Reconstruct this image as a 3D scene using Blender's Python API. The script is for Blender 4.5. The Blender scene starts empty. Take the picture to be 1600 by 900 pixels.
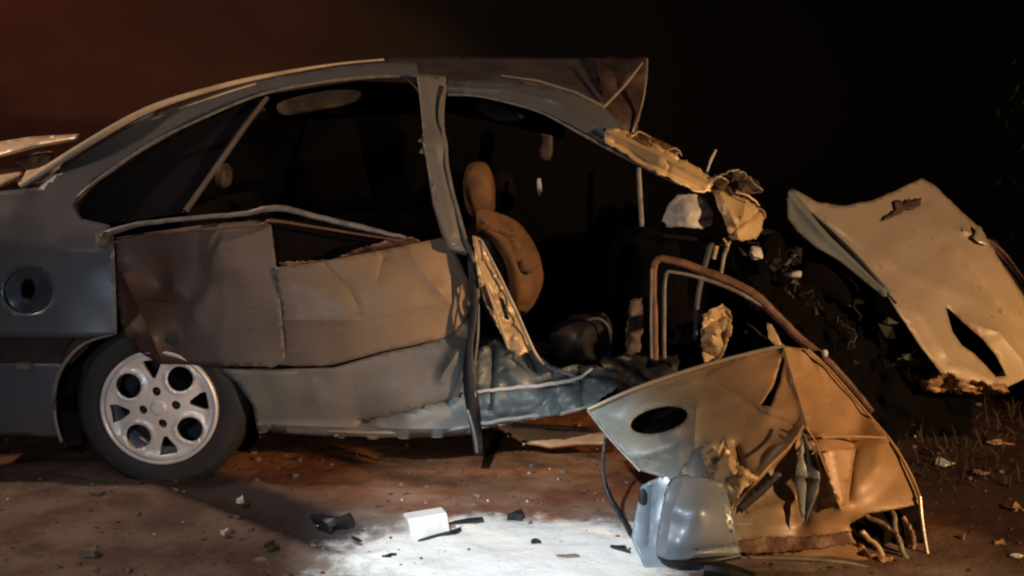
import bpy, bmesh, math, random
import numpy as np
from mathutils import Vector, Matrix, noise
from mathutils.geometry import delaunay_2d_cdt
R = math.radians
rnd = random.Random(7)
sc = bpy.context.scene
C = sc.collection

# ------------------------------------------------------------------ camera
CAM_H, PITCH, F = 1.33, R(9.2), 1840.0
cam = bpy.data.objects.new('camera', bpy.data.cameras.new('camera'))
C.objects.link(cam)
cam.location = (0, 0, CAM_H)
cam.rotation_euler = (R(90) - PITCH, 0, 0)
cam.data.sensor_width = 36
cam.data.lens = 36 * F / 1600
cam.data.clip_start = 0.05
cam.data.clip_end = 400
sc.camera = cam
# ------------------------------------------------------------------ night sky
w = bpy.data.worlds.new('World'); sc.world = w; w.use_nodes = True
nt = w.node_tree; bg = nt.nodes['Background']
sky = nt.nodes.new('ShaderNodeTexSky'); sky.sky_type = 'NISHITA'; sky.sun_disc = False
sky.sun_elevation = R(-8); sky.sun_rotation = R(-60)
nt.links.new(sky.outputs[0], bg.inputs[0]); bg.inputs[1].default_value = 0.05
# ------------------------------------------------------------------ lamps that stand outside the picture
def lamp(name, kind, loc, aim, power, col, size=0.05, angle=60, blend=0.5):
    l = bpy.data.lights.new(name, kind); l.energy = power; l.color = col
    l.shadow_soft_size = size
    if kind == 'SPOT': l.spot_size = R(angle); l.spot_blend = blend
    o = bpy.data.objects.new(name, l); C.objects.link(o); o.location = loc
    o.rotation_euler = (Vector(aim) - Vector(loc)).to_track_quat('-Z', 'Y').to_euler()
    return o
WARM = (1.0, .60, .28); COOL = (.82, .93, 1.0)
lamp('hand_torch', 'SPOT', (-.45, 1.3, 1.75), (-.03, 3.36, 0), 470, COOL, .03, 29, .75)
lamp('phone_light', 'SPOT', (-.6, -.3, 1.35), (-.75, 4, .1), 105, (.76, .87, 1.0), .09, 47, 1.0)
lamp('street_lamp_light', 'SPOT', (4.2, .9, 1.6), (4.2-4*.682, .9+4*.731, 1.6-4*.19), 960, (1.0, .60, .29), .08, 38, .3)
lamp('yard_lamp_light', 'POINT', (-3.4, 4.0, 2.9), (0, 0, 0), 200, (1.0, .66, .46), .08)
lamp('foreground_lamp_light', 'SPOT', (-2.6, .9, 2.6), (-1.2, 3.0, 0), 92, (1.0, .80, .68), .15, 42, .9)
sc.view_settings.view_transform = 'Standard'; sc.view_settings.look = 'None'
sc.view_settings.exposure = 0; sc.view_settings.gamma = 1
sc.cycles.filter_width = 2.2
sc.cycles.max_bounces = 6

# ------------------------------------------------------------------ geometry helpers
cp, sp = math.cos(PITCH), math.sin(PITCH)
def ray(px, py):
    a = (px - 800) / F; b = -(py - 450) / F
    return Vector((a, cp + b * sp, -sp + b * cp))
def P(px, py, y):
    r = ray(px, py); return Vector((0, 0, CAM_H)) + r * (y / r.y)
def G(px, py, z=0):
    r = ray(px, py); return Vector((0, 0, CAM_H)) + r * ((z - CAM_H) / r.z)
def link(name, me, mat, parent=None, smooth=True):
    o = bpy.data.objects.new(name, me); C.objects.link(o)
    if mat: me.materials.append(mat)
    if smooth:
        for p in me.polygons: p.use_smooth = True
        me.set_sharp_from_angle(angle=R(32))
    if parent:
        o.parent = parent
    return o
def mesh_obj(name, V, Fc, mat, parent=None, smooth=True, origin=None):
    """V in world coordinates; origin = parent's place, own base if top-level."""
    if origin is None:
        if parent:
            origin = parent_world(parent)
        else:
            vs = np.array([tuple(v) for v in V]); origin = Vector(((vs[:,0].min()+vs[:,0].max())/2, (vs[:,1].min()+vs[:,1].max())/2, vs[:,2].min()))
    me = bpy.data.meshes.new(name)
    me.from_pydata([tuple(Vector(v) - origin) for v in V], [], Fc); me.update()
    o = link(name, me, mat, parent, smooth)
    if not parent: o.location = origin
    return o
def parent_world(p):
    v = Vector(p.location)
    while p.parent: p = p.parent; v += Vector(p.location)
    return v
def solid(o, t, offset=1, bevel=0):
    m = o.modifiers.new('thickness', 'SOLIDIFY'); m.thickness = t; m.offset = offset
    if bevel:
        b = o.modifiers.new('edge', 'BEVEL'); b.width = bevel; b.segments = 2; b.limit_method = 'ANGLE'; b.angle_limit = R(50)
    return o
def thing(name, label, cat, loc, group=None):
    o = bpy.data.objects.new(name, None); C.objects.link(o); o.location = loc
    o.empty_display_size = .1
    o['label'] = label; o['category'] = cat
    if group: o['group'] = group
    return o
def tag(o, label, cat, group=None):
    o['label'] = label; o['category'] = cat
    if group: o['group'] = group
    return o
def inside(poly, x, y):
    c = np.zeros(len(x), bool); n = len(poly)
    for i in range(n):
        x1, y1 = poly[i]; x2, y2 = poly[(i+1) % n]
        if y1 == y2: continue
        m = ((y1 > y) != (y2 > y)) & (x < (x2-x1)*(y-y1)/(y2-y1)+x1)
        c ^= m
    return c
def rbf(ctrl):
    c = np.array(ctrl, float); n = len(c)
    d = np.hypot(c[:,None,0]-c[None,:,0], c[:,None,1]-c[None,:,1]) / 100
    A = np.zeros((n+3, n+3)); A[:n,:n] = -d
    Q = np.c_[np.ones(n), c[:,0]/100, c[:,1]/100]; A[:n,n:] = Q; A[n:,:n] = Q.T
    wgt = np.linalg.lstsq(A, np.r_[c[:,2], 0,0,0], rcond=None)[0]
    def f(x, y):
        x = np.atleast_1d(np.array(x, float)); y = np.atleast_1d(np.array(y, float))
        dd = np.hypot(x[:,None]-c[None,:,0], y[:,None]-c[None,:,1]) / 100
        return -dd @ wgt[:n] + wgt[n] + wgt[n+1]*x/100 + wgt[n+2]*y/100
    return f
def segd(x, y, a, b):
    ax, ay = a; bx, by = b; L = (bx-ax)**2 + (by-ay)**2 + 1e-9
    t = np.clip(((x-ax)*(bx-ax)+(y-ay)*(by-ay))/L, 0, 1)
    return np.hypot(x-ax-t*(bx-ax), y-ay-t*(by-ay))
def resample(poly, step, jag=0, closed=True, rng=rnd):
    out = []; n = len(poly)
    for i in range(n if closed else n-1):
        a = poly[i]; b = poly[(i+1) % n]; L = math.hypot(b[0]-a[0], b[1]-a[1]); k = max(1, int(L/step))
        for j in range(k):
            t = j/k; x = a[0]+(b[0]-a[0])*t; y = a[1]+(b[1]-a[1])*t
            if jag and j: x += rng.uniform(-jag, jag); y += rng.uniform(-jag, jag)
            out.append((x, y))
    return out
def chaikin(poly, n=1):
    for _ in range(n):
        q = []
        for i in range(len(poly)):
            a = poly[i]; b = poly[(i+1) % len(poly)]
            q += [(a[0]*.75+b[0]*.25, a[1]*.75+b[1]*.25), (a[0]*.25+b[0]*.75, a[1]*.25+b[1]*.75)]
        poly = q
    return poly
def flatmesh(outer, holes, step, lines=()):
    """triangulated flat area in 2-D: vertices, triangles"""
    loops = [outer] + holes
    pts = []; edges = []
    for lp in loops:
        s = len(pts); pts += lp; edges += [(s+i, s+(i+1) % len(lp)) for i in range(len(lp))]
    xs = [p[0] for p in outer]; ys = [p[1] for p in outer]
    gx, gy = np.meshgrid(np.arange(min(xs), max(xs), step), np.arange(min(ys), max(ys), step*.87))
    gx = gx + (np.arange(gx.shape[0]) % 2)[:,None]*step*.5
    gx = gx.ravel(); gy = gy.ravel()
    m = inside(outer, gx, gy)
    for h in holes: m &= ~inside(h, gx, gy)
    for lp in loops:
        for i in range(len(lp)):
            m &= segd(gx, gy, lp[i], lp[(i+1) % len(lp)]) > step*.45
    for ln in lines:
        q = resample(list(ln), step, 0, closed=False) + [tuple(ln[-1])]
        q = [p for p in q if inside(outer, np.array([p[0]]), np.array([p[1]]))[0] and not any(inside(h, np.array([p[0]]), np.array([p[1]]))[0] for h in holes)]
        q = [p for p in q if min(float(segd(np.array([p[0]]), np.array([p[1]]), lp[i], lp[(i+1) % len(lp)])[0]) for lp in loops for i in range(len(lp))) > step*.3]
        if len(q) < 2: continue
        s0 = len(pts); pts += q; edges += [(s0+i, s0+i+1) for i in range(len(q)-1)]
        for i in range(len(q)-1): m &= segd(gx, gy, q[i], q[i+1]) > step*.45
    pts += list(zip(gx[m], gy[m]))
    v, e, f, *_ = delaunay_2d_cdt([Vector(p) for p in pts], edges, [], 0, 1e-5)
    v = np.array([tuple(a) for a in v]); f = np.array([t for t in f if len(t) == 3])
    cx = v[f,0].mean(1); cy = v[f,1].mean(1)
    k = inside(outer, cx, cy)
    for h in holes: k &= ~inside(h, cx, cy)
    return v, f[k].tolist()
def sheet(name, outline, ctrl, mat, parent=None, step=7, amp=.004, scale=5, holes=(), thick=.003, jag=0,
          creases=(), curve=0, seed=0, wrinkle=0):
    """a metal or plastic sheet: outline as seen from the camera, distance from control points, folds and dents added"""
    outer = chaikin(list(outline), curve) if curve else list(outline)
    rg = random.Random(seed+len(outline)*13)
    outer = resample(outer, step, jag, rng=rg)
    hl = [resample(list(h), step, jag*.5, rng=rg) for h in holes]
    v, f = flatmesh(outer, hl, step, [c_[0] for c_ in creases])
    dep = rbf(ctrl)(v[:,0], v[:,1])
    for cr in creases:
        path, a, wd = cr
        d = np.full(len(v), 1e9)
        for i in range(len(path)-1): d = np.minimum(d, segd(v[:,0], v[:,1], path[i], path[i+1]))
        dep = dep + a*np.exp(-d/wd)
    V = []
    off = Vector((seed*3.1, seed*1.7, 0))
    for (x, y), d in zip(v, dep):
        p = P(x, y, d); q = p*scale+off
        n = noise.noise(q) + .5*noise.noise(q*2.3)
        if wrinkle:
            u = Vector((q.x*.9+q.z*.5, q.y*.3, q.z*1.1-q.x*.35)) + noise.noise_vector(q*.6)*.5
            a = noise.voronoi(u*.8+Vector((9, 2, 4)))[0][0]; c_ = noise.voronoi(Vector((u.x*1.2, u.y, u.z*2.6))+Vector((1, 7, 4)))[0][0]
            d2 = d + amp*n + wrinkle*((a-.5)*1.5+(c_-.5)*.7)
        else: d2 = d + amp*n
        V.append(P(x, y, d2))
    o = mesh_obj(name, V, f, mat, parent)
    # faces towards the camera
    return solid(o, thick, -1)
def tubemesh(pts, rad, seg=10, flat=1.0, up=None, cap=True):
    n = len(pts); V = []; Fc = []
    prev = None
    for i in range(n):
        t = (pts[min(i+1, n-1)] - pts[max(i-1, 0)]).normalized()
        if prev is None:
            u = Vector((0, 0, 1)) if abs(t.z) < .9 else Vector((1, 0, 0))
            u = (u - t*u.dot(t)).normalized()
        else:
            u = (prev - t*prev.dot(t)).normalized()
        prev = u; b = t.cross(u)
        for k in range(seg):
            a = 2*math.pi*k/seg
            V.append(pts[i] + u*math.cos(a)*rad[i] + b*math.sin(a)*rad[i]*flat)
    for i in range(n-1):
        for k in range(seg):
            Fc.append((i*seg+k, i*seg+(k+1) % seg, (i+1)*seg+(k+1) % seg, (i+1)*seg+k))
    if cap:
        Fc.append(tuple(range(seg))[::-1]); Fc.append(tuple((n-1)*seg+k for k in range(seg)))
    return V, Fc
def spline(pts, k=6):
    out = []
    n = len(pts)
    for i in range(n-1):
        p0 = pts[max(i-1, 0)]; p1 = pts[i]; p2 = pts[i+1]; p3 = pts[min(i+2, n-1)]
        for j in range(k):
            t = j/k
            out.append([.5*((2*b)+(-a+c)*t+(2*a-5*b+4*c-d)*t*t+(-a+3*b-3*c+d)*t**3) for a, b, c, d in zip(p0, p1, p2, p3)])
    out.append(list(pts[-1])); return out
def tube(name, path, mat, parent=None, seg=10, flat=1.0, k=6, rough=0, sharp=False, origin=None):
    """path of (px, py, distance, radius in m)"""
    q = [list(p) for p in path] if sharp else spline(path, k)
    if sharp:
        q2 = []
        for a, b in zip(q, q[1:]):
            for j in range(6): q2.append([a[i]+(b[i]-a[i])*j/6 for i in range(4)])
        q2.append(q[-1]); q = q2
    pts = [P(a, b, c) for a, b, c, d in q]
    if rough: pts = [p + Vector((rnd.uniform(-1, 1), rnd.uniform(-1, 1), rnd.uniform(-1, 1)))*rough for p in pts]
    V, Fc = tubemesh(pts, [a[3] for a in q], seg, flat)
    return mesh_obj(name, V, Fc, mat, parent, origin=origin)
def blob(name, c, rad, mat, parent=None, power=2.6, rot=(0, 0, 0), amp=0, scale=8, seg=28, seed=0):
    V = []; Fc = []; M = Matrix.Rotation(rot[2], 3, 'Z') @ Matrix.Rotation(rot[1], 3, 'Y') @ Matrix.Rotation(rot[0], 3, 'X')
    rows = seg//2
    def s(x, e): return math.copysign(abs(x)**e, x)
    e = 2/power
    for i in range(rows+1):
        ph = -math.pi/2 + math.pi*i/rows
        for j in range(seg):
            th = 2*math.pi*j/seg
            v = Vector((s(math.cos(ph), e)*s(math.cos(th), e)*rad[0], s(math.cos(ph), e)*s(math.sin(th), e)*rad[1], s(math.sin(ph), e)*rad[2]))
            v = M @ v + Vector(c)
            if amp: v += noise.noise_vector(v*scale+Vector((seed, 0, 0)))*amp
            V.append(v)
    for i in range(rows):
        for j in range(seg):
            Fc.append((i*seg+j, i*seg+(j+1) % seg, (i+1)*seg+(j+1) % seg, (i+1)*seg+j))
    return mesh_obj(name, V, Fc, mat, parent)
def lathe(name, prof, c, mat, parent, seg=48, a0=0, a1=2*math.pi, flatz=None):
    """profile of (radius, y offset) turned about the y axis through c"""
    V = []; Fc = []; full = abs(a1-a0-2*math.pi) < 1e-6; n = seg if full else seg+1
    for k in range(n):
        a = a0 + (a1-a0)*k/seg
        for r, y in prof:
            z = c.z + r*math.sin(a); x = c.x + r*math.cos(a); yy = c.y + y
            if flatz is not None and z < flatz:
                yy += math.copysign((flatz - z)*.8, y - .09); z = flatz + (z-flatz)*.04
                x = c.x + (x-c.x)*1.06
            V.append(Vector((x, yy, z)))
    m = len(prof)
    for k in range(seg):
        k2 = (k+1) % n
        for i in range(m-1):
            Fc.append((k*m+i, k2*m+i, k2*m+i+1, k*m+i+1))
    return mesh_obj(name, V, Fc, mat, parent)
def shard(px, py, wpx, hpx, rot, mat, name, label, cat, thick=.012, lift=.0, seed=0, tilt=0.2, group=None, n=7, sides=None):
    """a flat broken piece lying on the ground"""
    rg = random.Random(seed); c = G(px, py); s = c.length/F
    V = []; Fc = []
    k = sides or n
    ring = []
    for i in range(k):
        a = 2*math.pi*(i+.5)/k; rr = 1 if sides else rg.choice((.35, .6, .8, 1.1, 1.3))*rg.uniform(.9, 1.1)
        x = math.cos(a)*wpx*.5*s*rr*(1.35 if sides == 4 else 1); y = math.sin(a)*hpx*.5*s*3*rr*(1.35 if sides == 4 else 1)
        ring.append((x*math.cos(rot)-y*math.sin(rot), x*math.sin(rot)+y*math.cos(rot)))
    for lev in (0, 1):
        for x, y in ring:
            V.append(c + Vector((x*(1-.06*lev), y*(1-.06*lev), lift + .002 + lev*thick + tilt*max(0, y) + rg.uniform(0, .003))))
    Fc.append(tuple(range(k))[::-1]); Fc.append(tuple(range(k, 2*k)))
    for i in range(k): Fc.append((i, (i+1) % k, k+(i+1) % k, k+i))
    o = mesh_obj(name, V, Fc, mat, None, smooth=False)
    return tag(o, label, cat, group)

# ------------------------------------------------------------------ materials
def mat(name, col, rough=.5, metal=0, col2=None, nscale=6, lo=.4, hi=.65, bump=.0, bscale=60, coat=0, rough2=None, detail=8, emit=None, trans=0):
    m = bpy.data.materials.new(name); m.use_nodes = True; t = m.node_tree; N = t.nodes; b = N['Principled BSDF']
    b.inputs['Base Color'].default_value = (*col, 1); b.inputs['Roughness'].default_value = rough; b.inputs['Metallic'].default_value = metal
    if coat: b.inputs['Coat Weight'].default_value = coat; b.inputs['Coat Roughness'].default_value = .2
    if trans: b.inputs['Transmission Weight'].default_value = trans
    tc = N.new('ShaderNodeTexCoord')
    if col2 or rough2:
        n = N.new('ShaderNodeTexNoise'); n.inputs['Scale'].default_value = nscale; n.inputs['Detail'].default_value = detail; n.inputs['Roughness'].default_value = .65
        t.links.new(tc.outputs['Object'], n.inputs['Vector'])
        r = N.new('ShaderNodeMapRange'); r.inputs['From Min'].default_value = lo; r.inputs['From Max'].default_value = hi
        t.links.new(n.outputs['Fac'], r.inputs['Value'])
        if col2:
            x = N.new('ShaderNodeMix'); x.data_type = 'RGBA'; x.inputs[6].default_value = (*col, 1); x.inputs[7].default_value = (*col2, 1)
            t.links.new(r.outputs[0], x.inputs[0]); t.links.new(x.outputs[2], b.inputs['Base Color'])
        if rough2:
            y = N.new('ShaderNodeMapRange'); y.inputs['To Min'].default_value = rough; y.inputs['To Max'].default_value = rough2
            t.links.new(r.outputs[0], y.inputs['Value']); t.links.new(y.outputs[0], b.inputs['Roughness'])
    if bump:
        n2 = N.new('ShaderNodeTexNoise'); n2.inputs['Scale'].default_value = bscale; n2.inputs['Detail'].default_value = 6
        t.links.new(tc.outputs['Object'], n2.inputs['Vector'])
        bp = N.new('ShaderNodeBump'); bp.inputs['Strength'].default_value = bump; bp.inputs['Distance'].default_value = .01
        t.links.new(n2.outputs['Fac'], bp.inputs['Height']); t.links.new(bp.outputs[0], b.inputs['Normal'])
    return m
PAINT = mat('grey_car_paint', (.12, .132, .165), .36, .25, (.10, .11, .135), 5, .4, .7, .03, 120, .4, .5)
DUSTY = mat('dusty_car_paint', (.22, .215, .20), .58, .1, (.31, .27, .22), 5, .4, .7, .14, 40, .05, .8)
BONNET = mat('bonnet_paint', (.34, .30, .26), .55, .1, (.24, .21, .18), 4, .45, .75, .10, 50, .05, .7)
MAROON = mat('dark_maroon_panel', (.050, .032, .032), .6, .1, (.14, .085, .065), 7, .45, .7, .15, 50)  # dark maroon base mottled with brown
PLUM = mat('shaded_paint', (.075, .07, .085), .6, .1, (.05, .035, .04), 7, .4, .7, .1, 40)  # dark copy of the car paint, shade on the roof put into the colour
CREAM = mat('bare_trim_metal', (.42, .38, .32), .38, .4, (.25, .20, .16), 9, .45, .7, .08, 60)
TRIM = mat('lit_trim', (.72, .60, .44), .4, .2, (.5, .38, .26), 9, .45, .7, .08, 60)  # pale cream carries the strong lamplight on the rear trims in its colour
BLACKER = mat('unlit_black', (.0022, .0015, .0014), .95, 0)  # near-black stands in for unlit cabin, engine bay and recesses
CHROME = mat('window_trim', (.24, .23, .225), .5, .2, (.11, .10, .10), 20, .45, .7)
BROWN = mat('rusty_frame', (.20, .115, .075), .5, .3, (.10, .05, .035), 18, .42, .65, .2, 70)
ALLOY = mat('alloy_rim', (.80, .81, .86), .36, .25, (.60, .60, .64), 12, .45, .75, .05, 60)
TYRE = mat('tyre_rubber', (.017, .018, .023), .7, 0, (.03, .03, .036), 8, .45, .7, .15, 90)
BLACK = mat('black_plastic', (.012, .012, .014), .5, 0, (.03, .03, .032), 15, .5, .7, .1, 60)
DARKIN = mat('dark_interior', (.005, .003, .003), .9, 0, (.009, .006, .005), 8, .45, .7, .1, 50)
SEAT = mat('tan_seat_cloth', (.19, .095, .038), .75, 0, (.07, .032, .015), 9, .4, .7, .25, 160)
LINER = mat('headliner_cloth', (.09, .065, .04), .9, 0, (.02, .014, .01), 6, .4, .6, .1, 100)
LINING = mat('arch_liner', (.055, .030, .028), .85, 0, (.09, .05, .04), 9, .4, .7, .2, 60)
GLASS = mat('smoked_glass', (.012, .012, .016), .12, 0)
PALE = mat('pale_plastic', (.55, .55, .56), .5, 0, (.40, .38, .38), 20, .45, .7, .1, 60)
WHITE = mat('white_foam', (.60, .60, .58), .7, 0, (.45, .45, .43), 20, .5, .8, .15, 80)
HOUSE = mat('blue_grey_plastic', (.155, .185, .22), .42, .1, (.18, .20, .23), 8, .45, .7, .05, 50, .2)
ENGINE = mat('unlit_engine_metal', (.006, .007, .010), .85, 0, (.010, .010, .012), 12, .45, .65, .2, 50)  # metal colour sunk to near black to paint the unlit engine bay
TAN = mat('tan_plank', (.42, .26, .13), .6, 0, (.25, .13, .06), 10, .4, .7, .2, 60)
STONE = mat('stone', (.14, .10, .085), .95, 0, (.22, .17, .15), 20, .4, .7, .2, 80)
GLASSBIT = mat('glass_crumbs', (.55, .56, .55), .3, 0)
for _m in (BLACKER, ENGINE, DARKIN): _m.node_tree.nodes['Principled BSDF'].inputs['Specular IOR Level'].default_value = .12
LEAF = mat('leaf', (.05, .08, .035), .6, 0, (.08, .10, .05), 10)

def graded(name, stops, axis, rough=.5, metal=.1, noise_amt=.35, nscale=4, bump=.08, scr=True):
    m = mat(name, stops[0][1], rough, metal, bump=bump, bscale=45); t = m.node_tree; N = t.nodes; L = t.links.new; b = N['Principled BSDF']
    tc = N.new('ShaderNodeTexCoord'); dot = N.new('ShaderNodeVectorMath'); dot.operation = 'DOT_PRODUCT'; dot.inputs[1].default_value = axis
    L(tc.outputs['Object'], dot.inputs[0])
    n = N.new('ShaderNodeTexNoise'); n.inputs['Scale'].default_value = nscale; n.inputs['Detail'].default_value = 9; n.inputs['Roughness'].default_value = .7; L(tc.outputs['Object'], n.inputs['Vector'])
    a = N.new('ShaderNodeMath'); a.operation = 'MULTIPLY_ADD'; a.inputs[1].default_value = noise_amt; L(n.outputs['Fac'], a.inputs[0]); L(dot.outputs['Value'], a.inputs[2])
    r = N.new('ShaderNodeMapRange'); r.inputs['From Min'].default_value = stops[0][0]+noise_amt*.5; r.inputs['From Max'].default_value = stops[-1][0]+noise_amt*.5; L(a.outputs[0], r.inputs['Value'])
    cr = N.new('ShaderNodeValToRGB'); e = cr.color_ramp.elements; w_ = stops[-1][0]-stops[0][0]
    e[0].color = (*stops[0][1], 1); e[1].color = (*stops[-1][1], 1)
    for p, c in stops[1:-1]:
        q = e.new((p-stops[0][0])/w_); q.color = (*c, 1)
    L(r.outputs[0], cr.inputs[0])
    # scratches: thin stretched noise that bares lighter metal
    mp = N.new('ShaderNodeMapping'); mp.inputs['Scale'].default_value = (6, 6, 70); mp.inputs['Rotation'].default_value = (0, .35, 0); L(tc.outputs['Object'], mp.inputs[0])
    n2 = N.new('ShaderNodeTexNoise'); n2.inputs['Scale'].default_value = 1.6; n2.inputs['Detail'].default_value = 5; L(mp.outputs[0], n2.inputs['Vector'])
    r2 = N.new('ShaderNodeMapRange'); r2.inputs['From Min'].default_value = .66; r2.inputs['From Max'].default_value = .72; r2.inputs['To Max'].default_value = .5; L(n2.outputs['Fac'], r2.inputs['Value'])
    x = N.new('ShaderNodeMix'); x.data_type = 'RGBA'; x.inputs[7].default_value = (.36, .33, .30, 1) if scr else (.02, .02, .02, 1); L(r2.outputs[0], x.inputs[0]); L(cr.outputs[0], x.inputs[6])
    # black grime specks
    n3 = N.new('ShaderNodeTexNoise'); n3.inputs['Scale'].default_value = 16; n3.inputs['Detail'].default_value = 9; n3.inputs['Roughness'].default_value = .75; L(tc.outputs['Object'], n3.inputs['Vector'])
    r3 = N.new('ShaderNodeMapRange'); r3.inputs['From Min'].default_value = .60; r3.inputs['From Max'].default_value = .72; r3.inputs['To Max'].default_value = .8; L(n3.outputs['Fac'], r3.inputs['Value'])
    y = N.new('ShaderNodeMix'); y.data_type = 'RGBA'; y.inputs[7].default_value = (.03, .022, .018, 1); L(r3.outputs[0], y.inputs[0]); L(x.outputs[2], y.inputs[6])
    L(y.outputs[2], b.inputs['Base Color']); b.inputs['Coat Weight'].default_value = .06; b.inputs['Coat Roughness'].default_value = .25
    return m
SILLM = graded('sill_paint', [(-.9, (.11, .14, .145)), (-.2, (.19, .175, .165)), (.2, (.17, .185, .185)), (.9, (.15, .17, .17))], (1, 0, 0), .5)
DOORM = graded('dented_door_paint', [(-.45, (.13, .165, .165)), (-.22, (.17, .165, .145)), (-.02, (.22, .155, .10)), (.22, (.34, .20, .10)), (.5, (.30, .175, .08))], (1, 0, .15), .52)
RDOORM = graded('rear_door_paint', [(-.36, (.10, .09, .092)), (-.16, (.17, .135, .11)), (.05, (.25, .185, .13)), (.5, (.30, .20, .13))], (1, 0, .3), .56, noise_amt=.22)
SHADEM = graded('shaded_door_paint', [(-.98, (.16, .10, .06)), (-.86, (.045, .024, .022)), (-.72, (.055, .032, .03)), (-.64, (.06, .054, .065)), (-.42, (.15, .125, .115))], (1, 0, .25), .55, noise_amt=.14, nscale=3, scr=False)  # shade on the folded door, and its lit corner, put into the colour
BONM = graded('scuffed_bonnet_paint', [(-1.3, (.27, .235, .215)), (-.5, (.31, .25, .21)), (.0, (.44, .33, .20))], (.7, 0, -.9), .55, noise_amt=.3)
BARE = graded('torn_bare_metal', [(-.5, (.34, .22, .11)), (0, (.48, .34, .19)), (.4, (.58, .43, .25))], (1.2, 0, .8), .45, metal=.15, noise_amt=1.2, nscale=9, bump=.03)
# ground: red earth, grey gravelly dust in front, pale powder patch that also paints the torch pool
def ground_mat():
    m = bpy.data.materials.new('red_earth'); m.use_nodes = True; t = m.node_tree; N = t.nodes; L = t.links.new; b = N['Principled BSDF']
    tc = N.new('ShaderNodeTexCoord')
    def noi(s, d=8, r=.6, vec=None):
        n = N.new('ShaderNodeTexNoise'); n.inputs['Scale'].default_value = s; n.inputs['Detail'].default_value = d; n.inputs['Roughness'].default_value = r
        L(vec or tc.outputs['Object'], n.inputs['Vector']); return n.outputs['Fac']
    def rng(v, a, c, lo=0, hi=1, smooth=True):
        r = N.new('ShaderNodeMapRange'); r.interpolation_type = 'SMOOTHSTEP' if smooth else 'LINEAR'
        for k, x in zip(('From Min', 'From Max', 'To Min', 'To Max'), (a, c, lo, hi)): r.inputs[k].default_value = x
        L(v, r.inputs['Value']); return r.outputs[0]
    def math_(op, a, c):
        n = N.new('ShaderNodeMath'); n.operation = op
        for i, x in enumerate((a, c)):
            if isinstance(x, (int, float)): n.inputs[i].default_value = x
            else: L(x, n.inputs[i])
        return n.outputs[0]
    def mix(f, a, c):
        n = N.new('ShaderNodeMix'); n.data_type = 'RGBA'; L(f, n.inputs[0])
        for i, x in ((6, a), (7, c)):
            if isinstance(x, tuple): n.inputs[i].default_value = (*x, 1)
            else: L(x, n.inputs[i])
        return n.outputs[2]
    sep = N.new('ShaderNodeSeparateXYZ'); L(tc.outputs['Object'], sep.inputs[0]); X, Y = sep.outputs[0], sep.outputs[1]
    red = mix(rng(noi(3.2), .38, .62), (.15, .048, .020), (.34, .135, .052))
    grey = mix(rng(noi(5), .38, .62), (.115, .078, .062), (.19, .145, .12))
    f = math_('SUBTRACT', Y, math_('MULTIPLY', math_('SUBTRACT', noi(1.6), .5), 1.6))
    f = math_('ADD', f, math_('MULTIPLY', X, .28))
    c = mix(rng(f, 3.45, 4.05), grey, red)
    c = mix(rng(noi(26, 4), .60, .70), c, (.05, .028, .02))
    c = mix(rng(noi(60, 3), .66, .76), c, (.25, .20, .17))
    c = mix(rng(math_('ADD', math_('ADD', X, math_('MULTIPLY', Y, .35)), math_('MULTIPLY', math_('SUBTRACT', noi(2.5), .5), .8)), 2.35, 2.75), c, (.035, .016, .012))  # right side darkened in the colour for ground out of lamplight
    # dark streak leading away from the rear wheel
    a, e = G(290, 752), G(560, 850)
    dx, dy = (e-a).x, (e-a).y; Ln = math.hypot(dx, dy); dx /= Ln; dy /= Ln
    rx = math_('SUBTRACT', X, a.x); ry = math_('SUBTRACT', Y, a.y)
    al = math_('ADD', math_('MULTIPLY', rx, dx), math_('MULTIPLY', ry, dy))
    ac = math_('ABSOLUTE', math_('SUBTRACT', math_('SUBTRACT', math_('MULTIPLY', rx, -dy), math_('MULTIPLY', ry, -dx)), math_('MULTIPLY', math_('SUBTRACT', noi(7), .5), .10)), 0)
    st = math_('MULTIPLY', rng(ac, .15, .085), math_('MULTIPLY', rng(al, -.2, .0), rng(al, Ln*1.15, Ln*.8)))
    c = mix(math_('MULTIPLY', st, .95), c, (.035, .030, .036))
    # pale patch: torch pool put into the ground colour, over loose powder
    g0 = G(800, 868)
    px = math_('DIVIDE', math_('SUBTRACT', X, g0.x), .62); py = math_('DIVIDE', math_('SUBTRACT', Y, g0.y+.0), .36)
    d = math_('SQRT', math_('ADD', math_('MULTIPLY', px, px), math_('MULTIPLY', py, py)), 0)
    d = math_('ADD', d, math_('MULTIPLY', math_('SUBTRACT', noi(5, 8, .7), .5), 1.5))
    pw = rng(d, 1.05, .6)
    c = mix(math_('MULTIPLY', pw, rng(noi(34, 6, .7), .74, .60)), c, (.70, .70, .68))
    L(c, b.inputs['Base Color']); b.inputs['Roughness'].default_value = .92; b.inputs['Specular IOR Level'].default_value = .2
    bp = N.new('ShaderNodeBump'); bp.inputs['Strength'].default_value = .42; bp.inputs['Distance'].default_value = .012
    L(math_('ADD', math_('MULTIPLY', noi(9, 8, .65), 2.2), math_('MULTIPLY', noi(60, 5), .5)), bp.inputs['Height']); L(bp.outputs[0], b.inputs['Normal'])
    return m
GROUND = ground_mat()

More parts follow.
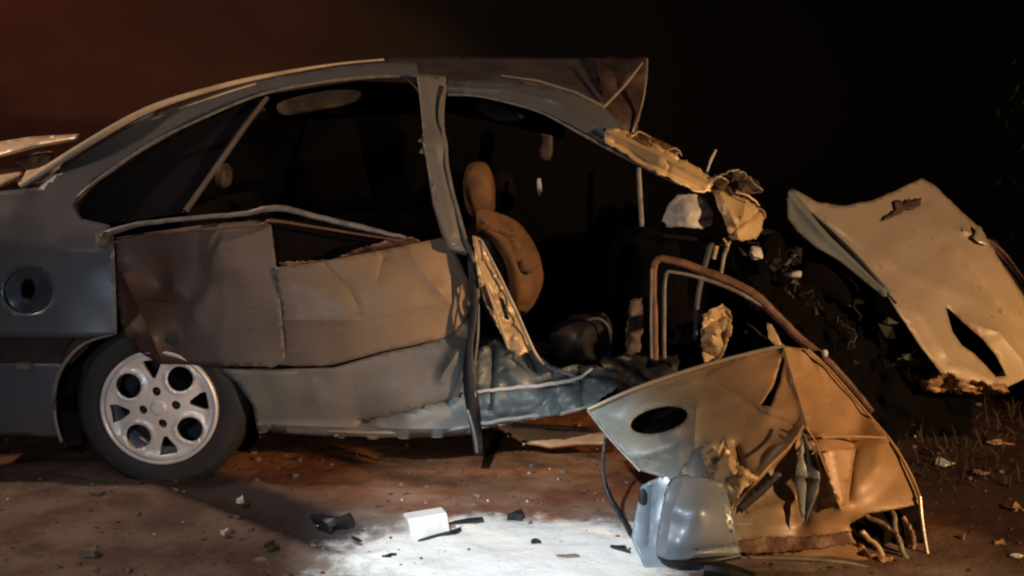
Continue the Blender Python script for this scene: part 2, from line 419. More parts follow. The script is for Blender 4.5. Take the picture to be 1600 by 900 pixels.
# ------------------------------------------------------------------ setting: ground and earth bank
A0, A1 = G(290, 752), G(560, 850)
def gz(x, y):
    p = Vector((x, y, 0))
    z = .012*noise.noise(p*2.2) + .007*noise.noise(p*7) + .0035*noise.noise(p*19)
    d = float(segd(np.array([x]), np.array([y]), (A0.x, A0.y), (A1.x, A1.y))[0])
    z += -.016*math.exp(-(d/.07)**2) + .012*math.exp(-((d-.12)/.04)**2)
    return z
xs = np.concatenate([np.linspace(-60, -4, 20)[:-1], np.linspace(-4, -2.2, 15)[:-1], np.linspace(-2.2, 2.4, 320), np.linspace(2.4, 5, 20)[1:], np.linspace(5, 60, 20)[1:]])
ys = np.concatenate([np.linspace(-20, 2.9, 12)[:-1], np.linspace(2.9, 4.6, 130)[:-1], np.linspace(4.6, 9, 90), np.linspace(9, 120, 20)[1:]])
V = []; nx = len(xs)
for y in ys:
    for x in xs:
        V.append((x, y, gz(x, y)))
Fc = [(j*nx+i, j*nx+i+1, (j+1)*nx+i+1, (j+1)*nx+i) for j in range(len(ys)-1) for i in range(nx-1)]
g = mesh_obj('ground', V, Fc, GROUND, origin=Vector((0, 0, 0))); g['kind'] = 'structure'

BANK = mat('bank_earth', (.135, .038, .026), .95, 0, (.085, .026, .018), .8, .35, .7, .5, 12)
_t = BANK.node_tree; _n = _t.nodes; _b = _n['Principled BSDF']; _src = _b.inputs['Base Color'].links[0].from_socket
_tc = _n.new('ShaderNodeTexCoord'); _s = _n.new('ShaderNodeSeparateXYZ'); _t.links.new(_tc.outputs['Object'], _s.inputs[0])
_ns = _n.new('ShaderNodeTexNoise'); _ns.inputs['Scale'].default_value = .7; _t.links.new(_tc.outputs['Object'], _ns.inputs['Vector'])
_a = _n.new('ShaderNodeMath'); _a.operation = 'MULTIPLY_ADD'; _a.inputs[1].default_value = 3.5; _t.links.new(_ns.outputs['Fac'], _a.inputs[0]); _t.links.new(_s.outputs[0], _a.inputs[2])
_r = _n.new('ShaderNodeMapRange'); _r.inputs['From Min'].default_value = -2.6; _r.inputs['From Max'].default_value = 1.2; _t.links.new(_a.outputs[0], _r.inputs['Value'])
_m = _n.new('ShaderNodeMix'); _m.data_type = 'RGBA'; _m.inputs[7].default_value = (.012, .010, .008, 1); _t.links.new(_r.outputs[0], _m.inputs[0]); _t.links.new(_src, _m.inputs[6]); _t.links.new(_m.outputs[2], _b.inputs['Base Color'])  # bank colour sinks to near black rightwards, painting the fall-off of lamplight
V = []; nxb, nzb = 140, 26
for j in range(nzb+1):
    t = j/nzb
    for i in range(nxb+1):
        x = -16 + 34*i/nxb
        z = -.1 + 4.2*t*(1+.06*noise.noise(Vector((x*.3, 0, 4))))
        y = 8.6 + 1.1*t**1.4 + .5*noise.noise(Vector((x*.35, z*.5, 1))) + .10*noise.noise(Vector((x*1.4, z*1.6, 5)))
        V.append((x, y, z))
for i in range(nxb+1):
    x = -16 + 34*i/nxb; V.append((x, 16, 4.0+.4*noise.noise(Vector((x*.3, 0, 9)))))
Fc = [(j*(nxb+1)+i, j*(nxb+1)+i+1, (j+1)*(nxb+1)+i+1, (j+1)*(nxb+1)+i) for j in range(nzb+1) for i in range(nxb)]
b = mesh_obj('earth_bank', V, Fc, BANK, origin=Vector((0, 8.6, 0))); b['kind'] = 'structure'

# ------------------------------------------------------------------ the wrecked car
car = thing('wrecked_car', 'grey saloon car wreck with its side torn open and rear wheel still on', 'car', (-.3, 4.8, 0))
paint_ctrl = [(-210,305,4.2),(-210,400,4.12),(-210,525,4.10),(-80,300,4.06),(-80,390,3.985),(-80,450,3.972),(-80,525,3.955),(180,525,3.955),(180,440,3.975),(180,385,3.985),(175,350,4.02),(60,300,4.08),
              (118,320,4.06),(230,178,4.30),(300,192,4.28),(420,124,4.40),(450,138,4.37),(600,98,4.46),(625,121,4.42),(650,100,4.46),(20,335,4.02),(90,380,3.985)]
fc = (45, 455)
hole = [(fc[0]+39*math.cos(a*math.pi/14), fc[1]+36*math.sin(a*math.pi/14)) for a in range(28)]
slot = [(fc[0]+11*math.cos(a*math.pi/6)-1, fc[1]-3+17*math.sin(a*math.pi/6)) for a in range(12)]
sheet('quarter_panel', [(-205,318),(-150,306),(-80,301),(0,299),(35,296),(60,294),(130,238),(230,180),(330,146),(420,124),(520,106),(600,98),(650,98),(655,122),(625,121),(560,124),(450,138),(400,152),
      (300,192),(220,238),(150,284),(118,320),(128,342),(172,352),(178,372),(181,440),(183,522),(140,527),(0,527),(-80,527),(-212,526),(-214,400)], paint_ctrl, PAINT, car, amp=.006, scale=3, holes=[hole],
      creases=[([(-80,378),(60,382),(180,402)], -.004, 22)])
fp = sheet('fuel_filler_pocket', [(fc[0]+40*math.cos(a*math.pi/14), fc[1]+37*math.sin(a*math.pi/14)) for a in range(28)], [(6,455,3.98),(84,455,3.985),(45,420,3.98),(45,490,3.98),(30,440,4.005),(62,440,4.01),(45,475,4.012),(45,452,4.02)], PAINT, car, step=4, amp=.001, holes=[slot])
tube('fuel_filler_ring', [(fc[0]+39*math.cos(a), fc[1]+36*math.sin(a), 3.973, .0045) for a in np.linspace(0, 2*math.pi, 33)], PAINT, car, k=2)
tube('filler_lip', [(fc[0]+24*math.cos(a), fc[1]-1+25*math.sin(a), 4.0, .004) for a in np.linspace(.5, 5.2, 23)], PAINT, car, k=2)
tube('filler_neck', [(46,452,4.06,.035),(46,452,4.09,.035)], BLACKER, car, k=2)
sheet('rear_bumper', [(-214,566),(-80,566),(0,566),(60,566),(102,566),(92,596),(87,630),(88,660),(96,682),(40,678),(-80,676),(-212,668)], [(-214,566,4.10),(-212,668,4.12),(-80,566,4.0),(100,566,3.99),(-80,620,3.97),(88,630,3.97),(-80,680,4.0),(96,682,4.01)], PAINT, car, amp=.004, scale=4, thick=.01)
sheet('bumper_strip', [(-210,522),(150,522),(140,540),(112,568),(-210,570)], [(-210,545,4.12),(-80,520,4.05),(140,520,4.05),(-80,570,4.03),(110,570,4.03)], LINING, car, amp=.002)
tube('bumper_screw', [(28,572,3.96,.014),(48,572,3.955,.014)], CREAM, car, k=3)
tube('bumper_seam', [(-60,520,3.99,.004),(0,521,3.985,.006),(20,520,3.985,.003)], CREAM, car)
# boot deck and tail panel close the rear of the shell
def deck(name, a, b_, c_, d_, m, n=14, sag=.03):
    V = [a.lerp(b_, i/n).lerp(d_.lerp(c_, i/n), j/n) + Vector((0, 0, -sag*noise.noise(Vector((i*.4, j*.4, 2))))) for j in range(n+1) for i in range(n+1)]
    Fq = [(j*(n+1)+i, j*(n+1)+i+1, (j+1)*(n+1)+i+1, (j+1)*(n+1)+i) for j in range(n) for i in range(n)]
    return solid(mesh_obj(name, V, Fq, m, car), .01)
_a, _b, _l = P(-205,320,4.21), P(45,301,4.13), P(-212,668,4.13)
deck('boot_floor_lip', _a, _b, _b+Vector((0, 1.35, 0)), _a+Vector((0, 1.2, 0)), PAINT)
deck('tail_panel', _l, _a, _a+Vector((0, 1.2, 0)), _l+Vector((0, 1.2, 0)), PAINT)
# wheel arch
WC = P(250, 636, 3.965); WR = .205*(1840/4.1)/90*.2/.2
tube('arch_lip', [(96,690,3.98,.006),(86,650,3.975,.006),(87,600,3.97,.007),(105,562,3.97,.007),(135,535,3.975,.006),(183,520,3.98,.005)], CREAM, car)
cc = P(247, 632, 4.0)
lathe('arch_liner', [(.37, 0), (.375, .1), (.37, .30), (.1, .34)], cc, LINING, car, seg=40, a0=R(-20), a1=R(205))
# wheel
wheel_origin = WC
ry = .195
prof = [(.190, -.012), (.197, -.018), (.203, -.014), (.204, .0), (.196, .012), (.185, .03), (.182, .10), (.19, .16), (.205, .17)]
wheel = lathe('wheel', [(.02, .20), (.205, .19), (.255, .185), (.29, .16), (.30, .13), (.30, .05), (.292, .02), (.27, -.005), (.24, -.012), (.215, -.008), (.204, .0)], WC, TYRE, car, seg=72, flatz=.012)
wheel['label'] = 'flat rear tyre on a silver alloy rim'
rimring = lathe('rim', prof, WC, ALLOY, wheel, seg=72)
def wheel_face():
    circ = lambda cx, cy, r, n=18: [(cx+r*math.cos(2*math.pi*i/n), cy+r*math.sin(2*math.pi*i/n)) for i in range(n)]
    outer = circ(0, 0, .191, 60); holes = []
    for q in range(4):
        a = R(8+45+90*q); holes.append(circ(.128*math.cos(a), .128*math.sin(a), .044))
        a = R(8+90*q); tri = []
        for (rr, tt) in ((.172, -.19), (.172, .19), (.150, .20), (.105, .06), (.105, -.06), (.150, -.20)):
            tri.append((rr*math.cos(a+tt), rr*math.sin(a+tt)))
        holes.append(tri)
        a = R(8+90*q); holes.append(circ(.058*math.cos(a), .058*math.sin(a), .0165, 12))
    v, f = flatmesh(outer, [resample(h, .008) for h in holes], .009)
    V = []
    for x, z in v:
        r = math.hypot(x, z)
        y = -.012 + .020*(r/.19)**2 - .016*math.exp(-((r-.185)/.02)**2)
        # raised rims round the big holes
        for q in range(4):
            a = R(8+45+90*q); dd = math.hypot(x-.128*math.cos(a), z-.128*math.sin(a)); y -= .007*math.exp(-((dd-.05)/.008)**2)
            a = R(8+90*q); dd = abs(-x*math.sin(a)+z*math.cos(a));
        V.append(WC + Vector((x, y, z)))
    o = mesh_obj('spoke_disc', V, f, ALLOY, wheel); solid(o, .02, -1, .003); return o
sd = wheel_face()
# flatmesh triangles can face either way: keep solidify going inwards
lathe('brake_drum', [(0, .045), (.11, .045), (.115, .06), (.115, .14)], WC, ENGINE, wheel)
lathe('hub_cap', [(0, -.020), (.020, -.020), (.026, -.016), (.028, -.005)], WC, ALLOY, wheel, seg=24)
for q in range(4):
    a = R(8+90*q)
    lathe('lug_nut', [(0, .0), (.008, .0), (.010, .004), (.010, .03)], WC + Vector((.058*math.cos(a), 0, .058*math.sin(a))), BLACK, wheel, seg=6)

# roof edge trims
tube('rear_window_trim', [(32,291,4.10,.013),(130,228,4.17,.013),(230,172,4.28,.012),(330,139,4.35,.010),(420,118,4.41,.008),(520,101,4.47,.005),(600,93,4.5,.004)], TRIM, car)
tube('rear_window_seal', [(60,296,4.12,.006),(130,245,4.18,.006),(200,205,4.26,.005),(300,163,4.32,.004),(400,131,4.38,.004)], TRIM, car)
tube('window_trim', [(120,334,4.07,.005),(115,318,4.08,.006),(135,296,4.09,.006),(180,262,4.15,.006),(240,222,4.22,.005),(310,188,4.26,.004),(400,150,4.33,.005),(480,132,4.37,.006),(560,122,4.40,.006),(625,120,4.42,.006),(648,134,4.42,.005),(658,150,4.42,.004)], CHROME, car)
tube('window_divider', [(418,152,4.34,.009),(385,195,4.27,.011),(350,245,4.2,.011),(318,290,4.15,.011),(290,330,4.09,.012)], PLUM, car, flat=.6)
sheet('quarter_glass', [(122,322),(155,284),(225,238),(305,192),(400,152),(412,158),(350,245),(290,332),(180,350),(135,342)], [(122,322,4.11),(225,238,4.25),(400,155,4.37),(290,332,4.12),(180,350,4.10)], GLASS, car, amp=0, thick=.004)
# roof
roof_ctrl = [(560,97,4.7),(720,90,4.8),(850,92,4.8),(935,92,4.75),(560,118,4.42),(700,128,4.42),(800,130,4.40),(870,150,4.38),(945,168,4.34),(1012,93,4.55),(1000,150,4.40),(992,205,4.33),(985,212,4.32),(960,150,4.45),(975,125,4.6)]
sheet('roof', [(560,97),(620,91),(720,89),(850,91),(935,91),(945,165),(900,146),(860,138),(800,128),(700,130),(640,122),(560,118)],
      roof_ctrl, PLUM, car, amp=.012, scale=4, wrinkle=.006, seed=3)
sheet('torn_roof_corner', [(930,91),(960,90),(1013,91),(1012,120),(1006,160),(994,208),(985,214),(962,196),(944,168),(938,130)], [(930,91,4.7),(1013,91,4.55),(994,208,4.33),(944,168,4.34),(975,130,4.52),(960,150,4.45)], MAROON, car, amp=.02, scale=9, wrinkle=.012, seed=5, jag=1.5)
tube('torn_roof_edge', [(783,118,4.40,.003),(840,126,4.38,.004),(900,145,4.35,.005),(944,167,4.32,.006),(975,135,4.38,.005),(1004,98,4.45,.004)], CREAM, car, sharp=True)
tube('torn_roof_flange', [(1011,93,4.5,.006),(1010,120,4.45,.008),(1004,158,4.38,.007),(995,190,4.33,.006),(988,208,4.31,.005)], CREAM, car, flat=.5)
sheet('front_roof_rail', [(690,126),(800,128),(860,138),(900,147),(944,168),(985,212),(1000,240),(990,250),(950,228),(900,200),(850,175),(800,160),(740,148),(695,146)],
      [(690,126,4.40),(800,128,4.38),(900,147,4.34),(985,212,4.28),(1000,250,4.24),(900,200,4.27),(800,160,4.33),(695,146,4.37)], PAINT, car, amp=.006, creases=[([(690,136),(800,142),(880,162),(960,215)], -.015, 7)])
tube('door_seal', [(700,148,4.35,.005),(745,150,4.33,.004),(800,162,4.31,.004),(850,178,4.28,.004),(900,205,4.25,.005),(950,232,4.22,.006),(1000,258,4.2,.005),(1060,288,4.18,.004)], CHROME, car)
# b pillar
sheet('centre_pillar', [(652,124),(697,126),(691,160),(690,200),(696,260),(708,318),(722,368),(738,402),(700,392),(688,362),(676,320),(667,262),(660,200),(656,160)],
      [(652,124,4.39),(697,126,4.39),(690,200,4.28),(660,200,4.26),(667,262,4.16),(696,260,4.18),(722,368,4.06),(688,362,4.03),(738,402,4.02),(680,230,4.19),(700,330,4.08)], SILLM, car, amp=.003, thick=.03, step=5, creases=[([(670,130),(674,200),(684,262),(705,368)], -.01, 7)])
tube('pillar_seal', [(696,134,4.33,.006),(692,180,4.25,.005),(697,250,4.145,.005),(711,318,4.065,.005),(730,380,4.0,.006),(742,410,3.98,.006)], CHROME, car)
tube('pillar_clip', [(660,128,4.37,.010),(688,133,4.36,.012)], CREAM, car, k=3, rough=.002)
# hanging belt
V, Fc = [], []
belt = spline([(739,395,4.0),(741,450,3.97),(738,520,3.95),(733,580,3.94),(737,630,3.94),(744,675,3.95),(748,712,3.98)], 8)
for px, py, d in belt:
    wv = 6 + 4*abs(math.sin(py*.013))
    V += [P(px-wv, py, d), P(px+wv, py, d+.01*math.sin(py*.05))]
Fc = [(2*i, 2*i+1, 2*i+3, 2*i+2) for i in range(len(belt)-1)]
solid(mesh_obj('hanging_seat_belt', V, Fc, BLACK, car), .003, -1)
tube('torn_pillar_edge', [(748,440,3.99,.003),(747,520,3.95,.004),(742,570,3.94,.004),(743,620,3.93,.003)], CHROME, car)
tube('torn_pillar_edge', [(730,640,3.94,.004),(740,672,3.94,.006),(745,706,3.97,.005)], CHROME, car)

# rear door and sill
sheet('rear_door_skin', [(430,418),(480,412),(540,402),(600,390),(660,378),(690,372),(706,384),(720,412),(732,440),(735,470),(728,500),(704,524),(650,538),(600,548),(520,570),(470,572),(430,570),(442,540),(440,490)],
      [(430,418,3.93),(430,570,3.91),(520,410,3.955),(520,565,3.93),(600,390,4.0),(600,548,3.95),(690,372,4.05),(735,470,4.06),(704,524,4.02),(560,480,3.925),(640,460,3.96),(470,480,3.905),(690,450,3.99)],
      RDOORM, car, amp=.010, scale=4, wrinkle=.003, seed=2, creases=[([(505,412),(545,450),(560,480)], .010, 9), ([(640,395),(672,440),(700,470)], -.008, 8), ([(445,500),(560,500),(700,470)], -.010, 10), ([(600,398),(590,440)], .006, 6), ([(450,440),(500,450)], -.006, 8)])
sheet('rear_door_front_fold', [(176,372),(240,362),(330,350),(405,344),(424,352),(432,418),(440,490),(446,560),(430,573),(340,571),(250,568),(215,548),(195,520),(184,480),(179,430)],
      [(176,372,4.02),(405,344,4.02),(424,352,4.0),(440,490,3.888),(446,560,3.888),(340,570,3.93),(250,568,3.97),(184,480,4.0),(250,450,4.05),(330,440,4.0),(300,520,3.95),(215,520,3.93),(370,420,3.96)],
      SHADEM, car, amp=.008, scale=3, wrinkle=.003, seed=8, creases=[([(192,430),(225,500),(252,560)], -.022, 14), ([(345,356),(352,480),(346,562)], -.008, 12)])
tube('door_top_moulding', [(152,372,3.99,.010),(175,362,3.99,.012),(220,350,4.0,.009),(300,341,4.02,.008),(380,334,4.02,.009),(420,326,4.0,.011),(455,328,4.0,.011),(500,340,4.0,.010),(560,354,4.0,.010),(600,364,4.0,.008),(634,371,4.0,.006)], CHROME, car, rough=.0012)
tube('door_top_flange', [(160,382,3.985,.006),(190,376,3.985,.005),(260,364,4.0,.005),(400,352,4.0,.005),(425,345,3.99,.006),(500,356,3.99,.005),(560,366,3.99,.004),(630,376,3.99,.003)], BROWN, car)
blob('moulding_end', P(160, 374, 3.97), (.022, .018, .026), CREAM, car, amp=.012, scale=40, seg=16)
sheet('door_inner_frame', [(405,346),(430,340),(520,352),(632,374),(560,402),(500,412),(432,420)], [(405,346,4.07),(632,374,4.07),(432,420,4.06)], DARKIN, car, amp=.01)
sheet('torn_door_edge', [(520,405),(560,388),(600,376),(645,370),(660,378),(620,390),(570,402),(530,414),(440,418),(436,410)], [(520,405,4.0),(645,370,4.03),(436,412,3.93)], BROWN, car, amp=.02, scale=22, wrinkle=.012, step=4, jag=1.5)
sheet('side_sill', [(348,574),(430,576),(470,574),(520,573),(600,551),(660,538),(704,526),(732,498),(746,520),(742,600),(740,672),(700,675),(600,679),(500,676),(405,668),(396,630),(376,598)],
      [(348,574,3.97),(430,576,3.95),(600,551,3.98),(704,526,4.03),(735,500,4.05),(740,600,3.99),(740,672,4.02),(600,679,4.02),(405,668,4.01),(396,630,3.97),(500,620,3.955),(600,610,3.965),(680,580,4.0),(640,655,3.96),(715,560,3.98),(500,660,3.985)],
      SILLM, car, amp=.008, scale=6, wrinkle=.006, seed=4, thick=.02, creases=[([(565,656),(640,641),(720,618),(746,600)], .05, 5), ([(690,590),(735,520)], -.02, 7), ([(700,630),(735,560)], .02, 6), ([(400,660),(740,668)], -.012, 5)])
tube('sill_lip', [(402,662,3.975,.005),(500,672,3.975,.005),(600,676,3.975,.006),(700,671,3.975,.007),(745,664,3.98,.005)], CREAM, car)
sheet('crushed_front_sill', [(742,548),(775,530),(800,550),(826,545),(845,562),(870,577),(900,570),(930,572),(966,582),(966,606),(940,622),(925,638),(880,646),(800,662),(744,670)],
      [(742,548,4.02),(800,550,4.04),(845,562,4.06),(900,570,4.05),(966,582,4.02),(966,606,3.99),(925,638,3.97),(800,662,3.98),(744,670,3.99),(780,590,4.02),(830,600,3.97),(890,600,4.01),(840,625,3.95),(770,630,3.96)],
      SILLM, car, amp=.02, scale=11, wrinkle=.045, seed=6, step=4, jag=1.5, creases=[([(745,608),(840,600),(900,585),(960,592)], .03, 4), ([(772,540),(768,640)], .05, 5), ([(820,545),(838,580)], .05, 6), ([(905,572),(912,640)], .03, 4)])
tube('bent_sill_rail', [(745,612,3.97,.006),(800,606,3.97,.007),(860,600,3.97,.007),(905,590,3.97,.006),(925,575,3.98,.005)], PALE, car, rough=.002)
tube('bent_sill_rail', [(832,548,4.03,.006),(852,568,4.0,.008),(880,582,3.99,.008),(912,592,3.98,.006)], PAINT, car, rough=.002)
tube('bent_sill_rail', [(750,662,3.96,.007),(820,652,3.96,.008),(880,645,3.96,.008),(920,634,3.96,.005)], CREAM, car, rough=.002)
# torn golden strips of the pillar
sheet('torn_pillar_strip', [(738,368),(750,372),(764,402),(776,430),(790,455),(806,490),(820,520),(832,546),(812,556),(797,548),(778,512),(760,478),(748,440),(742,400)],
      [(738,368,4.0),(764,402,4.02),(742,400,3.98),(832,546,4.0),(797,548,3.97),(760,478,3.96),(790,455,4.02),(775,470,3.97)], BARE, car, amp=.02, scale=18, wrinkle=.02, seed=2, step=4, jag=1,
      holes=[[(752,448),(760,440),(768,462),(772,488),(762,476)], [(778,462),(786,468),(796,500),(788,498)]])
tube('torn_pillar_rim', [(742,372,3.98,.005),(752,420,3.95,.004),(772,480,3.94,.005),(795,545,3.94,.006)], BARE, car)
tube('torn_pillar_rim', [(752,375,3.99,.004),(780,430,3.99,.005),(806,485,3.98,.006),(834,548,3.98,.006),(850,570,3.98,.005)], CREAM, car)
# interior
seat = blob('front_seat', P(772, 428, 4.70), (.085, .22, .21), DARKIN, car, power=2.8, rot=(0, R(-16), 0), amp=.02, scale=5)
sheet('seat_bolster', [(744,342),(762,344),(786,352),(806,370),(820,394),(829,424),(828,446),(818,464),(804,480),(792,474),(796,446),(790,412),(776,386),(758,368),(744,360)],
      [(744,342,4.44),(786,352,4.47),(829,424,4.52),(804,480,4.48),(796,446,4.40),(776,386,4.40),(810,410,4.43)], SEAT, seat, amp=.003, scale=8, wrinkle=.003, step=4, thick=.06, curve=1, creases=[([(752,350),(792,372),(814,420),(810,470)], -.02, 8)])
sheet('seat_side_panel', [(744,362),(760,372),(778,390),(788,414),(793,446),(790,474),(800,500),(790,520),(764,500),(750,450)], [(744,362,4.44),(793,446,4.44),(790,520,4.42),(764,440,4.46)], MAROON, seat, amp=.006, scale=8, wrinkle=.006, step=5, thick=.01)
blob('headrest', P(749, 297, 4.62), (.060, .12, .110), SEAT, seat, power=2.9, rot=(0, R(-5), 0), amp=.008, scale=14)
tube('headrest_post', [(752,330,4.62,.006),(756,362,4.62,.006)], CHROME, seat, k=2)
blob('seat_cushion', P(880, 590, 4.66), (.26, .25, .09), BLACKER, seat, power=3, amp=.02)
s2 = blob('passenger_seat', P(800, 425, 5.25), (.09, .25, .30), BLACKER, car, power=2.8, rot=(0, R(-14), 0), amp=.02)
blob('headrest', P(785, 300, 5.25), (.06, .13, .1), DARKIN, s2)
s3 = blob('rear_seat', P(380, 430, 4.95), (.14, .62, .34), BLACKER, car, power=3.2, rot=(0, R(-14), 0), amp=.02)
blob('headrest', P(350, 274, 4.50), (.028, .06, .045), MAROON, s3, power=2.4, amp=.006)
sheet('headliner', [(400,150),(560,126),(700,132),(800,152),(900,190),(880,215),(700,175),(560,178),(430,190)], [(400,150,4.9),(560,126,5.0),(700,132,5.0),(900,190,4.9),(560,178,5.4),(430,190,5.3)], DARKIN, car, amp=.01)
sheet('headliner_lit_patch', [(428,162),(470,150),(520,140),(572,142),(560,160),(500,172),(440,184)], [(428,162,4.75),(572,142,4.75),(500,172,4.72),(440,184,4.7)], LINER, car, amp=.01, curve=2)  # lit patch of headliner drawn as a separate paler sheet
sheet('sun_visor', [(738,160),(770,160),(800,172),(826,184),(800,190),(765,186)], [(738,160,4.6),(826,184,4.6),(765,186,4.57)], LINER, car, amp=.005, curve=1)
# far side of the shell
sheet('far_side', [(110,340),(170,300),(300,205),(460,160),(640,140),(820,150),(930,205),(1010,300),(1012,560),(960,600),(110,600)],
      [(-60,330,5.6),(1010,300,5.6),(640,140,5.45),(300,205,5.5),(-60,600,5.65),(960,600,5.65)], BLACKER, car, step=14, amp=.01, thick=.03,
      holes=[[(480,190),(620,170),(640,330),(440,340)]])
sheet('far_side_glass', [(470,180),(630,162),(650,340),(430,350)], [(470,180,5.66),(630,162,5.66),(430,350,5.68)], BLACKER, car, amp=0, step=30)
tube('far_pillar', [(998,262,5.3,.010),(1000,300,5.3,.011),(1003,350,5.3,.011),(1006,398,5.3,.012)], CHROME, car, flat=.6)
tube('grab_handle', [(842,280,5.0,.008),(843,294,4.98,.010),(844,304,5.0,.007)], PALE, car)
blob('seat_belt_guide', P(853, 225, 5.2), (.03, .02, .07), MAROON, car, amp=.01)
V = [P(-60,620,4.1)+Vector((0,0,0)), P(960,620,4.1), P(960,620,4.1)+Vector((.1,1.5,0)), P(-60,620,4.1)+Vector((0,1.5,0))]
for v_ in V: v_.z = .22
solid(mesh_obj('floor_pan', V, [(0, 1, 2, 3)], BLACKER, car), .04)
blob('dashboard', P(1010, 430, 5.0), (.14, .55, .18), BLACKER, car, power=3, amp=.03)
sw = tube('steering_wheel', [(935+18*math.cos(a), 520+30*math.sin(a), 4.55+.04*math.cos(a), .011) for a in np.linspace(0, 2*math.pi, 21)], BLACK, car, k=2)
blob('slumped_dash_trim', P(905, 530, 4.45), (.10, .14, .085), BLACK, car, power=2.2, amp=.05, scale=9)
tube('dash_highlight', [(918,500,4.32,.004),(936,498,4.32,.006),(950,510,4.32,.005),(954,530,4.33,.004)], PAINT, car)  # paler bead draws the curved highlight on the slumped trim
sheet('torn_firewall', [(985,470),(1003,464),(1006,500),(998,560),(975,566),(978,520)], [(985,470,4.4),(1003,464,4.42),(998,560,4.35),(975,566,4.36)], MAROON, car, amp=.02, scale=14, jag=2, step=5)
sheet('front_floor_remains', [(940,560),(1000,552),(1060,556),(1060,600),(1000,622),(960,640),(940,610)], [(940,560,4.2),(1060,556,4.3),(1000,622,4.1),(950,640,4.05)], BLACK, car, amp=.03, scale=10, jag=3, step=6, wrinkle=.02)
# front pillar, torn end
sheet('front_pillar', [(948,200),(975,205),(1010,218),(1050,240),(1090,262),(1116,284),(1112,300),(1085,300),(1050,282),(1010,262),(975,240),(945,222)],
      [(948,200,4.25),(1010,218,4.23),(1116,284,4.2),(1085,300,4.14),(1010,262,4.15),(945,222,4.21),(1030,250,4.13)], BARE, car, amp=.006, scale=10, wrinkle=.004, step=4, thick=.004, jag=2.2, creases=[([(965,206),(1010,226),(1060,252)], .02, 3), ([(950,207),(1040,249),(1108,284)], -.035, 6), ([(960,222),(1030,262),(1096,294)], .012, 4), ([(1035,234),(1046,262),(1040,276)], .008, 3)])
sheet('crumpled_pillar_top', [(985,208),(1010,212),(1045,226),(1062,240),(1040,244),(1005,226)], [(985,208,4.25),(1062,240,4.22),(1010,212,4.27)], BROWN, car, amp=.03, scale=20, wrinkle=.03, step=4, jag=2)
sheet('torn_pillar_end', [(1112,296),(1135,300),(1165,312),(1180,322),(1192,338),(1190,360),(1180,374),(1156,376),(1140,370),(1134,350),(1122,325)],
      [(1112,296,4.18),(1165,312,4.2),(1192,338,4.22),(1180,374,4.14),(1140,370,4.10),(1134,340,4.08),(1160,340,4.06)], BARE, car, amp=.006, scale=10, wrinkle=.016, step=4, thick=.004, jag=2, creases=[([(1150,358),(1184,332)], .05, 5), ([(1124,300),(1150,352),(1154,374)], -.035, 8), ([(1165,314),(1160,340)], -.02, 5)])
sheet('crumpled_wing_scrap', [(1102,282),(1128,268),(1150,264),(1172,276),(1192,296),(1184,302),(1160,306),(1130,300)], [(1102,282,4.2),(1150,264,4.3),(1192,296,4.25),(1130,300,4.15)], MAROON, car, amp=.05, scale=18, wrinkle=.05, step=4, jag=2.5)
for q in ([(1108,286,4.15,.002),(1124,276,4.14,.004),(1138,284,4.13,.002)], [(1180,322,4.16,.002),(1192,330,4.14,.004),(1196,342,4.14,.002)], [(1040,236,4.2,.002),(1056,232,4.2,.003),(1066,244,4.18,.002)],
          [(1130,372,4.1,.003),(1138,386,4.1,.003),(1134,396,4.1,.002)], [(986,214,4.22,.002),(1000,206,4.22,.004),(1018,216,4.2,.002)], [(1150,300,4.12,.003),(1172,308,4.12,.004),(1188,322,4.13,.002)]):
    tube('jagged_metal_edge', q, BARE, car, rough=.002, flat=.3)
tube('scrap_rim', [(1122,278,4.15,.003),(1140,268,4.18,.004),(1160,270,4.18,.004),(1180,288,4.18,.003),(1192,298,4.2,.003)], CHROME, car, rough=.004)
sheet('mirror_mounting', [(1038,346),(1048,322),(1060,308),(1078,304),(1098,312),(1112,332),(1112,352),(1095,358),(1068,352),(1050,356)],
      [(1038,346,4.2),(1060,308,4.22),(1112,332,4.2),(1095,358,4.14),(1075,335,4.1)], PALE, car, amp=.015, scale=15, wrinkle=.012, step=4, thick=.012, creases=[([(1090,345),(1112,338)], .04, 4)])
tube('mounting_bar', [(1036,368,4.18,.008),(1070,372,4.18,.010),(1110,376,4.18,.008)], ENGINE, car)
tube('wiper_arm', [(1119,234,4.25,.004),(1110,252,4.25,.005),(1104,270,4.25,.004)], PALE, car)
tube('loose_hose', [(1112,378,4.2,.011),(1100,420,4.2,.010),(1090,470,4.18,.010),(1086,530,4.15,.008)], PAINT, car, rough=.001)
tube('loose_hose', [(1140,376,4.2,.007),(1132,398,4.2,.008),(1126,430,4.2,.007)], CREAM, car, rough=.001)
tube('loose_hose', [(1120,385,4.22,.008),(1116,405,4.22,.008)], BARE, car, rough=.001)
sheet('crumpled_inner_wing', [(1098,492),(1112,482),(1128,474),(1142,486),(1144,512),(1136,540),(1124,566),(1112,560),(1100,566),(1096,540)],
      [(1098,492,4.1),(1142,486,4.15),(1124,566,4.05),(1096,540,4.1),(1118,520,4.02)], BARE, car, amp=.05, scale=18, wrinkle=.06, step=4, jag=2, seed=3)
blob('broken_bracket', P(1062, 522, 4.2), (.02, .02, .035), ENGINE, car, amp=.02, scale=30, seg=14)

